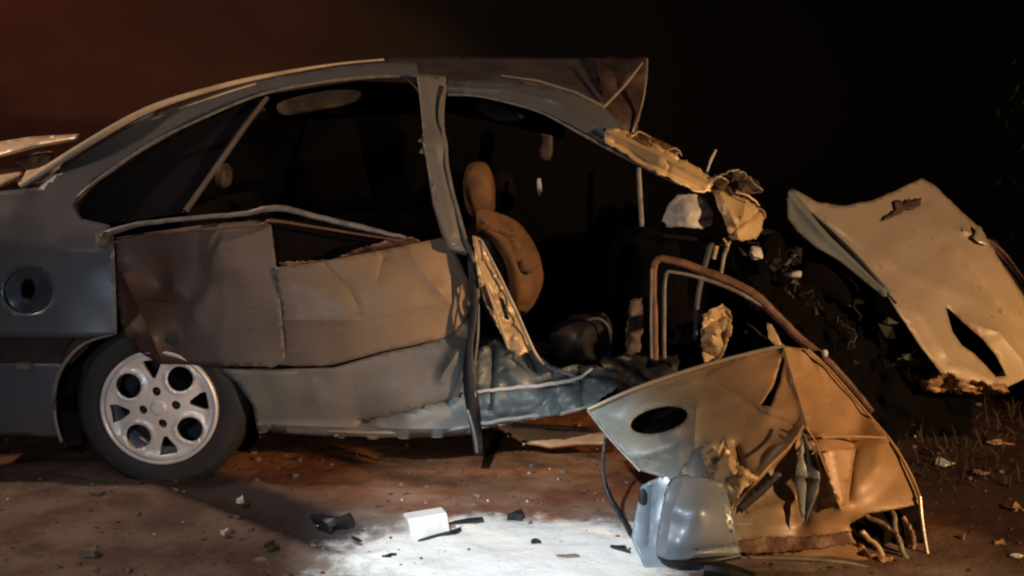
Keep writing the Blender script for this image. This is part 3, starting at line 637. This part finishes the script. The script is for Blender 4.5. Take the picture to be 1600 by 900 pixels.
# ------------------------------------------------------------------ boot lid remains, standing up behind the rear window
boot = thing('boot_lid_remains', 'warm-lit splintered boot lid edge sticking up behind the rear window', 'boot lid', P(20, 300, 4.4))
sheet('lid_strip', [(-60,250),(0,226),(50,218),(124,214),(122,219),(60,230),(0,246),(-60,268)], [(-60,250,4.55),(0,226,4.6),(50,218,4.6),(124,214,4.55),(122,219,4.42),(0,246,4.40)], TRIM, boot, amp=.004, thick=.012, step=5)
sheet('lid_skin', [(22,252),(60,242),(84,240),(76,256),(110,252),(62,284),(30,292),(44,268)], [(22,252,4.6),(84,240,4.62),(30,292,4.25),(110,252,4.5),(62,284,4.25)], TRIM, boot, amp=.02, scale=20, thick=.01, step=5, jag=1, wrinkle=.012)
sheet('lid_fragment', [(-60,266),(0,266),(44,264),(30,280),(0,294),(-60,310)], [(-60,266,4.5),(44,264,4.5),(0,294,4.22)], TRIM, boot, amp=.02, scale=14, thick=.01, step=5, wrinkle=.01)
tube('lid_hinge', [(-40,250,4.5,.006),(10,243,4.5,.006),(70,233,4.45,.005)], BROWN, boot)

# ------------------------------------------------------------------ front end wreckage with raised bonnet
fe = thing('front_end_wreckage', 'crushed front end of the car with its tan buckled bonnet thrown up at the right', 'car front', Vector((1.6, 4.9, 0)))
bon_ctrl = [(1230,295,4.80),(1275,318,4.78),(1360,316,4.95),(1440,280,5.20),(1530,360,5.05),(1600,460,4.9),(1660,540,4.8),(1640,600,4.6),(1560,612,4.5),(1470,590,4.5),(1440,540,4.5),(1380,460,4.55),(1300,385,4.65),(1240,330,4.72),
            (1420,400,4.80),(1500,470,4.72),(1560,530,4.62),(1350,370,4.78),(1480,380,4.95)]
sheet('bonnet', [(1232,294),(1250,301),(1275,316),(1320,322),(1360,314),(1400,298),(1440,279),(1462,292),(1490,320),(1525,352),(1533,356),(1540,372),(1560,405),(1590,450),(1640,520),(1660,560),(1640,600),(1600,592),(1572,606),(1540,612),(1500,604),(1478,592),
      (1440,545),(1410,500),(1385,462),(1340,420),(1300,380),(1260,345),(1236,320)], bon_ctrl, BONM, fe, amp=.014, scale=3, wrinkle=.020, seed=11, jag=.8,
      holes=[[(1476,478),(1490,490),(1512,510),(1535,530),(1556,556),(1572,588),(1556,590),(1540,572),(1520,552),(1502,540),(1488,520)]],
      creases=[([(1270,330),(1330,380),(1390,450)], .02, 10), ([(1505,360),(1530,372)], -.03, 6), ([(1440,490),(1480,560),(1560,600)], -.03, 16), ([(1600,560),(1560,480),(1500,400)], .02, 8), ([(1290,345),(1420,430),(1520,470)], -.012, 8), ([(1440,300),(1470,400),(1600,520)], .014, 8), ([(1405,330),(1440,316)], .02, 5), ([(1500,500),(1560,520),(1620,590)], -.025, 7)])
sheet('bonnet_scorch', [(1396,316),(1404,312),(1411,318),(1420,310),(1428,314),(1440,309),(1437,322),(1428,328),(1418,326),(1408,334),(1394,340),(1378,346),(1386,336),(1400,328)], [(a,b,c_-.035) for a,b,c_ in bon_ctrl], MAROON, fe, amp=.008, scale=2.2, step=4, jag=1.5, thick=.001)
sheet('bonnet_lip', [(1229,300),(1236,300),(1262,330),(1300,362),(1340,402),(1372,440),(1390,458),(1380,464),(1350,440),(1310,408),(1275,388),(1244,362),(1229,342)],
      [(1229,300,4.74),(1236,300,4.76),(1300,362,4.66),(1390,458,4.52),(1310,408,4.58),(1229,342,4.68)], HOUSE, fe, amp=.002, step=5, thick=.012, creases=[([(1233,310),(1290,375),(1380,455)], -.02, 6)])
tube('bonnet_seam', [(1238,304,4.76,.006),(1264,332,4.70,.007),(1302,366,4.62,.007),(1342,406,4.56,.007),(1386,458,4.5,.006),(1400,474,4.5,.005)], BLACK, fe)
tube('bonnet_stay', [(1264,378,4.66,.006),(1244,396,4.66,.007),(1226,416,4.66,.008)], PAINT, fe)
sheet('torn_bonnet_edge', [(1436,598),(1462,590),(1480,580),(1500,590),(1530,596),(1570,600),(1578,612),(1540,618),(1500,610),(1470,612),(1446,612)], [(1436,598,4.5),(1578,612,4.48),(1500,590,4.45)], TAN, fe, amp=.05, scale=16, wrinkle=.05, step=4, jag=3)
sheet('torn_bonnet_edge', [(1520,372),(1528,352),(1538,366),(1546,384),(1530,380)], [(1520,372,4.96),(1538,366,5.0),(1530,380,4.95)], CREAM, fe, amp=.01, step=4)
sheet('bonnet_underframe', [(1480,490),(1530,530),(1580,585),(1560,600),(1500,560)], [(1480,490,5.05),(1580,585,4.95),(1500,560,5.0)], ENGINE, fe, amp=.03, scale=10, wrinkle=.02)
sheet('far_wing', [(1540,372),(1556,376),(1600,440),(1660,500),(1660,545),(1600,468),(1560,410)], [(1540,372,5.2),(1660,500,5.2),(1600,468,5.15)], MAROON, fe, amp=.01)
tube('far_wing_edge', [(1543,374,5.16,.005),(1570,396,5.15,.006),(1600,436,5.15,.006),(1650,500,5.15,.006)], BROWN, fe)
blob('engine_block', Vector((1.22, 5.1, .40)), (.34, .30, .26), BLACKER, fe, power=4, amp=.10, scale=5)
blob('gearbox', Vector((1.42, 5.15, .26)), (.22, .22, .18), BLACKER, fe, power=3, amp=.08, scale=6, seed=4)
blob('battery', Vector((1.08, 4.80, .70)), (.12, .09, .09), BLACKER, fe, power=6, amp=.015, rot=(.2, .3, .4))
blob('air_box', Vector((1.26, 4.72, .60)), (.12, .12, .06), BLACKER, fe, power=4, amp=.03, rot=(0, .5, 0))
rg = random.Random(12); V = []; Fc = []
for _ in range(170):
    x0 = 1150+rg.random()*280; y0 = 360+(x0-1150)*.75+rg.uniform(-40, 150); d0 = rg.uniform(4.45, 4.9)
    if _ % 3:
        k = rg.randint(3, 5); c0 = P(x0, y0, d0); s_ = rg.uniform(.012, .05); b0 = len(V)
        M = Matrix.Rotation(rg.uniform(0, 6), 3, 'X') @ Matrix.Rotation(rg.uniform(0, 6), 3, 'Z')
        for q in range(k): V.append(c0 + M @ Vector((math.cos(6.28*q/k)*s_*rg.uniform(.4, 1.5), math.sin(6.28*q/k)*s_*rg.uniform(.3, 1), rg.uniform(-.3, .3)*s_)))
        V.append(c0 + M @ Vector((0, 0, s_*.5))); Fc += [(b0+q, b0+(q+1) % k, b0+k) for q in range(k)]
    else:
        pts = [P(x0, y0, d0)]
        for q in range(6): pts.append(pts[-1] + Vector((rg.uniform(-.03, .05), rg.uniform(-.02, .02), rg.uniform(-.04, .02))))
        v_, f_ = tubemesh(pts, [rg.uniform(.002, .006)]*7, 5); b0 = len(V); V += v_; Fc += [tuple(b0+z for z in t) for t in f_]
o = mesh_obj('engine_bay_debris', V, Fc, mat('debris_metal', (.012, .013, .016), .6, .1, (.035, .03, .028), 14), fe, smooth=False); o['kind'] = 'stuff'
sheet('crushed_wing', [(1150,440),(1200,420),(1260,440),(1330,500),(1400,580),(1440,640),(1400,700),(1340,640),(1280,560),(1220,500),(1170,480)],
      [(1150,440,4.5),(1260,440,4.6),(1440,640,4.4),(1400,700,4.3),(1220,500,4.4),(1300,540,4.5)], BLACKER, fe, amp=.04, scale=9, wrinkle=.05, jag=4, step=6)
blob('coolant_cap', P(1243, 428, 4.6), (.022, .022, .016), PALE, fe, amp=.01, scale=30, seg=14)
blob('broken_bracket', P(1182, 396, 4.5), (.022, .02, .02), PALE, fe, amp=.02, scale=30, seg=14)
sheet('radiator_support', [(1330,560),(1440,610),(1520,620),(1520,680),(1440,690),(1380,670)], [(1330,560,4.7),(1520,620,4.6),(1440,690,4.5)], BLACKER, fe, amp=.05, scale=8, wrinkle=.04, jag=4)

# ------------------------------------------------------------------ the torn off front door in the foreground
door = thing('torn_car_door', 'torn off grey front door, dented and lit orange, lying upright in the foreground', 'car door', Vector((.75, 3.3, 0)))
dc = [(918,640,3.62),(1000,606,3.64),(1100,572,3.66),(1180,552,3.66),(1225,540,3.66),(1262,546,3.66),(1300,585,3.66),(1350,640,3.62),(1392,690,3.55),(1420,740,3.48),(1438,780,3.42),
      (950,680,3.56),(1000,735,3.48),(1030,657,3.58),(1085,680,3.47),(1060,720,3.46),(1120,640,3.52),(1200,640,3.46),(1200,700,3.42),(1130,740,3.40),(1150,800,3.36),
      (1255,672,3.42),(1262,740,3.385),(1250,820,3.36),(1290,720,3.36),(1312,790,3.33),(1330,705,3.47),(1370,730,3.43),(1330,820,3.36),(1380,790,3.37),(1300,640,3.55),(1230,600,3.58),
      (1000,860,3.34),(1060,880,3.30),(1150,880,3.28),(1250,885,3.26),(1340,895,3.22),(1200,850,3.32),(1290,850,3.31),(1280,680,3.40),(1380,682,3.50),(1330,692,3.50)]
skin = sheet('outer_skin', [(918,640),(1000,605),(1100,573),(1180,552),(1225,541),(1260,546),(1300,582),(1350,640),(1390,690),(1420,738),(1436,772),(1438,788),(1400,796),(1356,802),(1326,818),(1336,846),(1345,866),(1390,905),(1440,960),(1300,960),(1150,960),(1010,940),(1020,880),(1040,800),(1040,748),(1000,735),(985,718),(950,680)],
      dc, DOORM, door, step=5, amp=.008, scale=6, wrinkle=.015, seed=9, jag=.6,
      holes=[[(1030+46*math.cos(a)*math.cos(-.22)-20*math.sin(a)*math.sin(-.22), 657+46*math.cos(a)*math.sin(-.22)+20*math.sin(a)*math.cos(-.22)) for a in np.linspace(0, 2*math.pi, 22, endpoint=False)],
             [(1222,558),(1227,562),(1219,596),(1204,636),(1188,634),(1208,604)]],
      creases=[([(1268,676),(1320,682),(1385,680)], -.02, 5), ([(1275,692),(1330,698),(1380,694)], .02, 6), ([(1256,672),(1200,728),(1142,800)], -.024, 6), ([(1258,690),(1266,750),(1256,815)], .01, 6),
               ([(1282,706),(1312,792)], -.012, 6), ([(1335,706),(1326,780)], .02, 6), ([(1110,700),(1130,790)], -.03, 8), ([(1150,700),(1165,760)], .03, 7), ([(1135,690),(1150,760)], -.02, 5),
               ([(1225,545),(1262,672)], -.02, 7), ([(1262,550),(1300,640),(1330,690)], .012, 6), ([(1060,740),(1085,700),(1088,640)], -.015, 9), ([(1120,600),(1200,650),(1250,668)], .010, 10), ([(1170,800),(1240,780)], -.014, 7), ([(1160,850),(1330,840)], .02, 6), ([(985,720),(1060,700)], .012, 6)])
sheet('bright_fold', [(1283,708),(1300,703),(1336,701),(1331,730),(1324,756),(1320,790),(1311,794),(1300,764),(1292,738)], [(1283,708,3.335),(1336,701,3.40),(1320,790,3.315),(1311,794,3.305)], DOORM, door, step=5, amp=.003, creases=[([(1300,704),(1316,792)], -.006, 6)])
sheet('blue_grey_fold', [(1254,674),(1262,688),(1272,708),(1281,738),(1279,768),(1266,800),(1257,824),(1249,796),(1242,752),(1246,716),(1251,694)], [(1254,674,3.375),(1281,738,3.335),(1242,752,3.345),(1257,824,3.31),(1279,768,3.325)], SILLM, door, step=5, amp=.004, wrinkle=.004, creases=[([(1254,674),(1262,740),(1257,824)], .01, 6), ([(1244,742),(1278,748)], -.012, 4)])
tube('fold_edge', [(1256,664,3.38,.003),(1236,694,3.36,.004),(1204,726,3.33,.004),(1186,746,3.30,.003)], TAN, door)
tube('fold_edge', [(1258,666,3.39,.003),(1274,690,3.37,.003),(1282,712,3.332,.003),(1300,760,3.315,.003),(1314,796,3.30,.003)], TAN, door)
tube('fold_edge', [(1284,684,3.37,.004),(1330,682,3.42,.004),(1384,684,3.46,.003)], TAN, door)
sheet('lower_tear', [(1150,846),(1200,838),(1262,840),(1300,834),(1330,830),(1336,850),(1290,856),(1240,862),(1180,866),(1152,862)], [(1150,846,3.28),(1262,840,3.27),(1336,850,3.26),(1180,866,3.26)], BROWN, door, step=4, amp=.004, scale=12, wrinkle=.006, jag=2)
tube('belt_moulding', [(918,640,3.60,.005),(1000,604,3.62,.006),(1100,571,3.64,.006),(1180,550,3.64,.006),(1225,540,3.64,.006)], CREAM, door)
tube('skin_edge', [(918,641,3.60,.004),(950,682,3.54,.004),(985,720,3.48,.004),(1000,736,3.46,.004)], CHROME, door)
tube('skin_edge', [(1262,546,3.64,.004),(1300,582,3.64,.004),(1350,640,3.60,.004),(1392,690,3.53,.005),(1421,738,3.46,.005),(1438,780,3.40,.005)], TAN, door)
tube('skin_edge', [(1150,872,3.27,.004),(1220,872,3.26,.005),(1290,876,3.24,.005),(1345,884,3.22,.005),(1400,905,3.18,.005)], CREAM, door)
sheet('handle_recess', [(970,626),(1090,618),(1094,694),(970,696)], [(980,634,3.74),(1084,684,3.70),(980,686,3.72)], BLACKER, door, amp=.002, step=10)
sheet('slit_backing', [(1175,545),(1235,545),(1235,650),(1175,650)], [(1175,545,3.74),(1235,650,3.58),(1175,650,3.58)], BLACK, door, amp=.002, step=12)
sheet('curled_tear', [(1096,706),(1110,690),(1122,704),(1130,688),(1142,708),(1152,726),(1178,742),(1186,746),(1160,766),(1146,790),(1138,802),(1126,780),(1118,748),(1104,730)],
      [(1096,706,3.40),(1130,688,3.38),(1186,746,3.30),(1138,802,3.30),(1130,740,3.34),(1150,745,3.28)], BARE, door, amp=.025, scale=22, wrinkle=.03, step=4, jag=2, seed=2)
sheet('tear_shadow_gap', [(1150,792),(1195,752),(1215,735),(1222,742),(1190,775),(1158,802)], [(1150,792,3.335),(1215,735,3.37),(1158,802,3.33)], BLACK, door, step=5, amp=.002)
# window frame
wf = tube('window_frame', [(1024,562,3.74,.011),(1023,500,3.76,.011),(1024,412,3.78,.011),(1060,410,3.78,.013),(1100,424,3.78,.015),(1140,440,3.77,.016),(1180,462,3.76,.016),(1215,495,3.75,.015),(1250,530,3.73,.015),(1290,562,3.70,.014),(1330,605,3.67,.013),(1362,644,3.63,.011)], BROWN, door, rough=.0015, k=5)
tube('inner_frame', [(1038,560,3.73,.006),(1038,500,3.75,.006),(1040,432,3.76,.006),(1056,426,3.76,.005),(1100,436,3.76,.006),(1150,455,3.75,.006),(1190,478,3.75,.005)], CHROME, wf, k=5, origin=parent_world(door))
tube('frame_highlight', [(1018,560,3.72,.004),(1017,500,3.74,.004),(1018,420,3.76,.004)], CHROME, wf, origin=parent_world(door))
sheet('bent_frame_corner', [(1198,505),(1206,508),(1216,526),(1222,540),(1212,542),(1202,530)], [(1198,505,3.72),(1222,540,3.66),(1202,530,3.68)], BARE, door, step=4, amp=.01)
blob('frame_clip', P(1289, 552, 3.68), (.010, .010, .012), PALE, door, amp=.004, seg=12)
# exposed inner structure at the lower right
sheet('inner_panel', [(1316,814),(1360,796),(1440,786),(1448,860),(1470,960),(1380,960),(1330,860)], [(1316,814,3.44),(1440,786,3.46),(1470,960,3.25),(1330,860,3.36)], DARKIN, door, amp=.03, scale=14, wrinkle=.02, step=5)
tube('door_edge_flange', [(1437,776,3.40,.006),(1440,810,3.37,.006),(1446,850,3.33,.006),(1456,905,3.27,.006),(1462,950,3.2,.006)], CREAM, door)
for k, q in enumerate([[(1352,806),(1385,822),(1410,850)],[(1395,800),(1402,840),(1420,880)],[(1345,830),(1375,860),(1390,905)],[(1410,808),(1425,830),(1428,860)]]):
    tube('inner_strut', [(a, b_, 3.36-.0012*(b_-800), .008) for a, b_ in q], [BROWN, CREAM, BARE, BROWN][k], door, rough=.003)
sheet('torn_inner_lining', [(1322,846),(1345,850),(1362,866),(1395,870),(1405,905),(1380,920),(1340,890)], [(1322,846,3.33),(1405,905,3.2),(1340,890,3.25)], TAN, door, amp=.03, scale=18, wrinkle=.03, step=4, jag=2)

# grey housing leaning on the door
hs = thing('mirror_housing', 'blue-grey moulded mirror housing hanging at the lower left corner of the torn door', 'car mirror', Vector((.42, 3.2, 0)))
sheet('backing_plate', [(1001,762),(1014,752),(1042,742),(1062,752),(1044,800),(1032,872),(1150,884),(1166,930),(1020,930),(1004,880),(986,842),(994,800)],
      [(1001,762,3.36),(1042,742,3.36),(1032,872,3.22),(1150,884,3.18),(1020,930,3.14),(986,842,3.27),(1100,905,3.16)], HOUSE, hs, amp=.006, scale=10, step=5, thick=.006, creases=[([(1018,760),(1012,850)], .015, 5)])
sheet('housing_shell', [(1050,756),(1062,749),(1120,754),(1128,764),(1138,800),(1152,860),(1146,869),(1100,868),(1060,872),(1034,868),(1030,856),(1038,810)],
      [(1050,756,3.26),(1128,760,3.27),(1152,864,3.20),(1032,866,3.17),(1062,800,3.17),(1090,800,3.155),(1120,810,3.19),(1040,810,3.22),(1075,755,3.25),(1085,868,3.13),(1060,850,3.13)], HOUSE, hs, amp=.002, step=5, thick=.02, curve=1, wrinkle=.003, creases=[([(1066,762),(1058,800),(1046,860)], -.012, 7), ([(1080,858),(1146,850)], .006, 5), ([(1120,765),(1138,850)], .006, 6)])
tube('shell_gap_line', [(1126,756,3.29,.007),(1080,750,3.29,.008),(1052,752,3.28,.009),(1040,790,3.25,.008),(1032,840,3.21,.008),(1032,870,3.18,.008),(1060,876,3.16,.008),(1110,876,3.16,.010),(1156,868,3.19,.008)], BLACK, hs, k=5)  # black bead stands in for the dark gap round the shell
tube('mounting_arm', [(1100,890,3.15,.022),(1130,895,3.14,.03),(1175,910,3.13,.03)], BLACK, hs)
blob('pivot_slot', P(1004, 788, 3.33), (.014, .01, .05), BLACK, hs, power=2.2, seg=16)
tag(tube('rubber_seal_strip', [(947,684,3.55,.008),(942,715,3.52,.010),(944,750,3.48,.012),(958,785,3.44,.014),(975,815,3.38,.014),(990,842,3.32,.012)], BLACK, None, rough=.0015, flat=.5), 'black rubber seal strip curving down from the left tip of the torn door', 'rubber strip')

# ------------------------------------------------------------------ pieces on the ground
c = G(865, 705)
pts = [(775,668),(800,670),(870,676),(948,680),(948,697),(900,697),(860,702),(815,692)]
o = sheet('bent_trim_plank', pts, [(775,668,4.30),(948,680,4.26),(860,702,4.22),(948,697,4.22)], mat('lit_plank', (.72, .40, .19), .6, 0, (.5, .22, .10), 10), None, amp=.004, scale=8, thick=.02, step=5)  # plank colour brightened to stand in for lamplight the door blocks
tag(o, 'long tan trim board on the ground under the crushed sill', 'trim board')
tube_b = tag(tube('rust_bar', [(800,664,4.35,.008),(870,668,4.35,.009),(950,672,4.3,.008)], BROWN), 'thin rust-red bar lying behind the tan trim board', 'metal bar')
# white block
cb = G(674, 838); V = []
s = cb.length/F
ex = Vector((.118, .03, .010)); ey = Vector((-.02, .055, 0)); ez = Vector((-.01, 0, .062))
base = cb + Vector((-.06, -.02, .0))
V = [base, base+ex, base+ex+ey, base+ey]; V += [v_+ez for v_ in V]
o = mesh_obj('foam_block', V, [(0,3,2,1),(4,5,6,7),(0,1,5,4),(1,2,6,5),(2,3,7,6),(3,0,4,7)], WHITE, smooth=False)
bv = o.modifiers.new('edge', 'BEVEL'); bv.width = .004; bv.segments = 2
tag(o, 'white rectangular foam block on the ground at the edge of the pale patch', 'block')
shard(700, 838, 96, 5, .55, BLACK, 'plastic_shard', 'long flat black wedge against the white block', 'plastic shard', seed=3, thick=.006, tilt=.35)  # flat dark wedges running from the block towards the right
shard(728, 820, 56, 6, .3, BLACK, 'plastic_shard', 'black pointed wedge just right of the white block', 'plastic shard', seed=5, thick=.008, tilt=.25)
shard(806, 812, 28, 7, .5, BLACK, 'plastic_shard', 'small black hooked scrap lying alone on the pale patch', 'plastic shard', seed=9, thick=.02)
shard(607, 872, 30, 3, .25, BLACK, 'plastic_shard', 'thin dark sliver on the left rim of the pale patch', 'plastic shard', seed=12, thick=.006)
shard(425, 855, 32, 6, .3, BLACK, 'plastic_shard', 'dark flat scrap on bare dirt left of the pale patch', 'plastic shard', seed=14, thick=.008)
shard(118, 706, 50, 8, -.1, BLACK, 'mud_flap', 'black oval mud flap scrap on the dirt just left of the rear tyre', 'mud flap', seed=16, thick=.01, n=9)
tag(blob('clod', G(522, 822)+Vector((0, 0, .012)), (.05, .035, .024), BLACK, None, power=2, amp=.045, scale=28, seg=22), 'dark lumpy clod at the end of the black streak', 'clod')
shard(500, 822, 14, 9, .1, PALE, 'plastic_chip', 'pale chip touching the dark clod at the streak end', 'chip', seed=19, thick=.012)
shard(560, 848, 30, 2, -.7, BLACK, 'twig', 'thin dark twig between the clod and the pale patch', 'twig', seed=21, thick=.006)
shard(968, 862, 40, 6, -.5, BLACK, 'plastic_shard', 'black shard below the end of the rubber seal strip', 'plastic shard', seed=22, thick=.01)
shard(835, 850, 20, 6, -.6, BLACK, 'plastic_shard', 'dark chip in the middle of the pale patch below the hooked scrap', 'plastic shard', seed=24, thick=.01)
shard(880, 872, 44, 3, .1, STONE, 'plastic_shard', 'grey strip lying in the right part of the pale patch', 'plastic shard', seed=25, thick=.006)
shard(376, 785, 12, 6, 0, WHITE, 'glass_chunk', 'white glass chunk on the black streak', 'glass chunk', seed=26, thick=.012)
shard(352, 836, 12, 6, 0, WHITE, 'glass_chunk', 'white glass chunk on bare dirt below the dark streak', 'glass chunk', seed=27, thick=.012)
shard(145, 870, 36, 7, .2, STONE, 'stone', 'rough pinkish stone on the dirt at the bottom left', 'stone', seed=28, thick=.02)
shard(150, 775, 26, 4, .2, STONE, 'stone', 'flat brown stone on the dirt below the mud flap', 'stone', seed=29, thick=.01)
for i, (px, py, wd, hd, m_, lb) in enumerate([(1418,680,36,9,PALE,'pale curved scrap right of the torn door near its top corner'), (1475,726,30,8,PALE,'light scrap in the dark grass behind the door'),
        (1562,694,34,8,TAN,'tan scrap on the dark ground right under the bonnet'), (1530,740,40,4,STONE,'long grey sliver in the dark ground at the right'), (1560,852,24,8,TAN,'tan chip on the red ground at the lower right'),
        (1590,872,24,5,PALE,'pale chip at the lower right edge of the picture'), (1590,795,28,6,TAN,'flat tan piece at the right edge below the bonnet')]):
    shard(px, py, wd, hd, rnd.uniform(-.6, .6), m_, 'metal_scrap', lb, 'scrap', seed=40+i, thick=.005, tilt=.35)

def pebbles(name, n, area, smin, smax, m, seed, flat=.6):
    rg = random.Random(seed); V = []; Fc = []
    ico = [(0,0,1),(.89,0,.45),(.28,.85,.45),(-.72,.53,.45),(-.72,-.53,.45),(.28,-.85,.45),(.72,.53,-.45),(-.28,.85,-.45),(-.89,0,-.45),(-.28,-.85,-.45),(.72,-.53,-.45),(0,0,-1)]
    fi = [(0,1,2),(0,2,3),(0,3,4),(0,4,5),(0,5,1),(1,6,2),(2,7,3),(3,8,4),(4,9,5),(5,10,1),(6,7,2),(7,8,3),(8,9,4),(9,10,5),(10,6,1),(11,7,6),(11,8,7),(11,9,8),(11,10,9),(11,6,10)]
    for _ in range(n):
        x = rg.uniform(*area[0]); y = rg.uniform(*area[1]); r = smin + (smax-smin)*rg.random()**4; b0 = len(V)
        a = rg.uniform(0, 6.28); z = gz(x, y)
        sx, sy = r*rg.uniform(.7, 1.4), r*rg.uniform(.6, 1)
        for p in ico:
            q = rg.uniform(.75, 1.2)
            u, v_ = p[0]*sx*q, p[1]*sy*q
            V.append((x+u*math.cos(a)-v_*math.sin(a), y+u*math.sin(a)+v_*math.cos(a), z+p[2]*r*flat*q+r*.2))
        Fc += [tuple(b0+i for i in t) for t in fi]
    o = mesh_obj(name, V, Fc, m, smooth=False, origin=Vector((0, 0, 0))); o['kind'] = 'stuff'
    return o
tagp = pebbles('gravel', 1100, ((-2.2, 2.4), (2.95, 6.2)), .0015, .016, STONE, 5); tagp['label'] = 'loose gravel and earth crumbs scattered over the ground'; tagp['category'] = 'gravel'
tagp = pebbles('soil_crumbs', 1800, ((-2.2, 2.4), (2.95, 5.5)), .001, .009, mat('dark_crumbs', (.07, .035, .025), .95), 8); tagp['label'] = 'dark red soil crumbs strewn over the ground'; tagp['category'] = 'soil'
tagp = pebbles('glass_crumbs', 120, ((-1.8, 2.0), (2.95, 4.4)), .0015, .006, GLASSBIT, 11, 1); tagp['label'] = 'tiny pale glass crumbs from the windows sprinkled on the ground'; tagp['category'] = 'glass'

# dark low weeds behind the door at the right
def weeds():
    rg = random.Random(3); V = []; Fc = []
    for _ in range(2600):
        x = rg.uniform(.9, 3.2); y = rg.uniform(3.9, 7); h = rg.uniform(.02, .09); a = rg.uniform(0, 6.28)
        z = gz(x, y); dx, dy = math.cos(a)*.004, math.sin(a)*.004; lx, ly = rg.uniform(-.05, .05), rg.uniform(-.05, .05)
        b0 = len(V); V += [(x-dx, y-dy, z), (x+dx, y+dy, z), (x+lx, y+ly, z+h), (x+lx*.5-dx*1.3, y+ly*.5, z+h*.6)]
        Fc.append((b0, b0+1, b0+2, b0+3))
    o = mesh_obj('dry_grass', V, Fc, mat('dry_grass', (.03, .02, .012), .9), origin=Vector((0, 0, 0))); o['kind'] = 'stuff'
    o['label'] = 'short dark dry grass on the ground behind the torn door'; o['category'] = 'grass'
weeds()
# leafy branch at the far right
def branch():
    t = thing('leafy_shrub', 'dark shrub with a few lit leaves at the upper right edge', 'shrub', Vector((3.0, 6.4, 0)))
    rg = random.Random(5)
    pts = [Vector((3.0, 6.4, 0)), Vector((3.05, 6.4, .8)), Vector((2.95, 6.35, 1.5)), Vector((2.86, 6.3, 1.9))]
    V, Fc = tubemesh(pts, [.03, .024, .015, .006], 8); mesh_obj('stem', V, Fc, BROWN, t)
    V = []; Fc = []
    for _ in range(900):
        c = Vector((3.02, 6.4, 1.15)) + Vector((rg.gauss(0, .13), rg.gauss(0, .2), rg.gauss(0, .33)))
        d = Vector((rg.uniform(-1, 1), rg.uniform(-1, 1), rg.uniform(-1, .4))).normalized(); u = d.cross(Vector((0, 0, 1))).normalized()*.012
        b0 = len(V); V += [c, c+d*.025+u, c+d*.06, c+d*.025-u]; Fc.append((b0, b0+1, b0+2, b0+3))
    mesh_obj('foliage', V, Fc, LEAF, t)
branch()
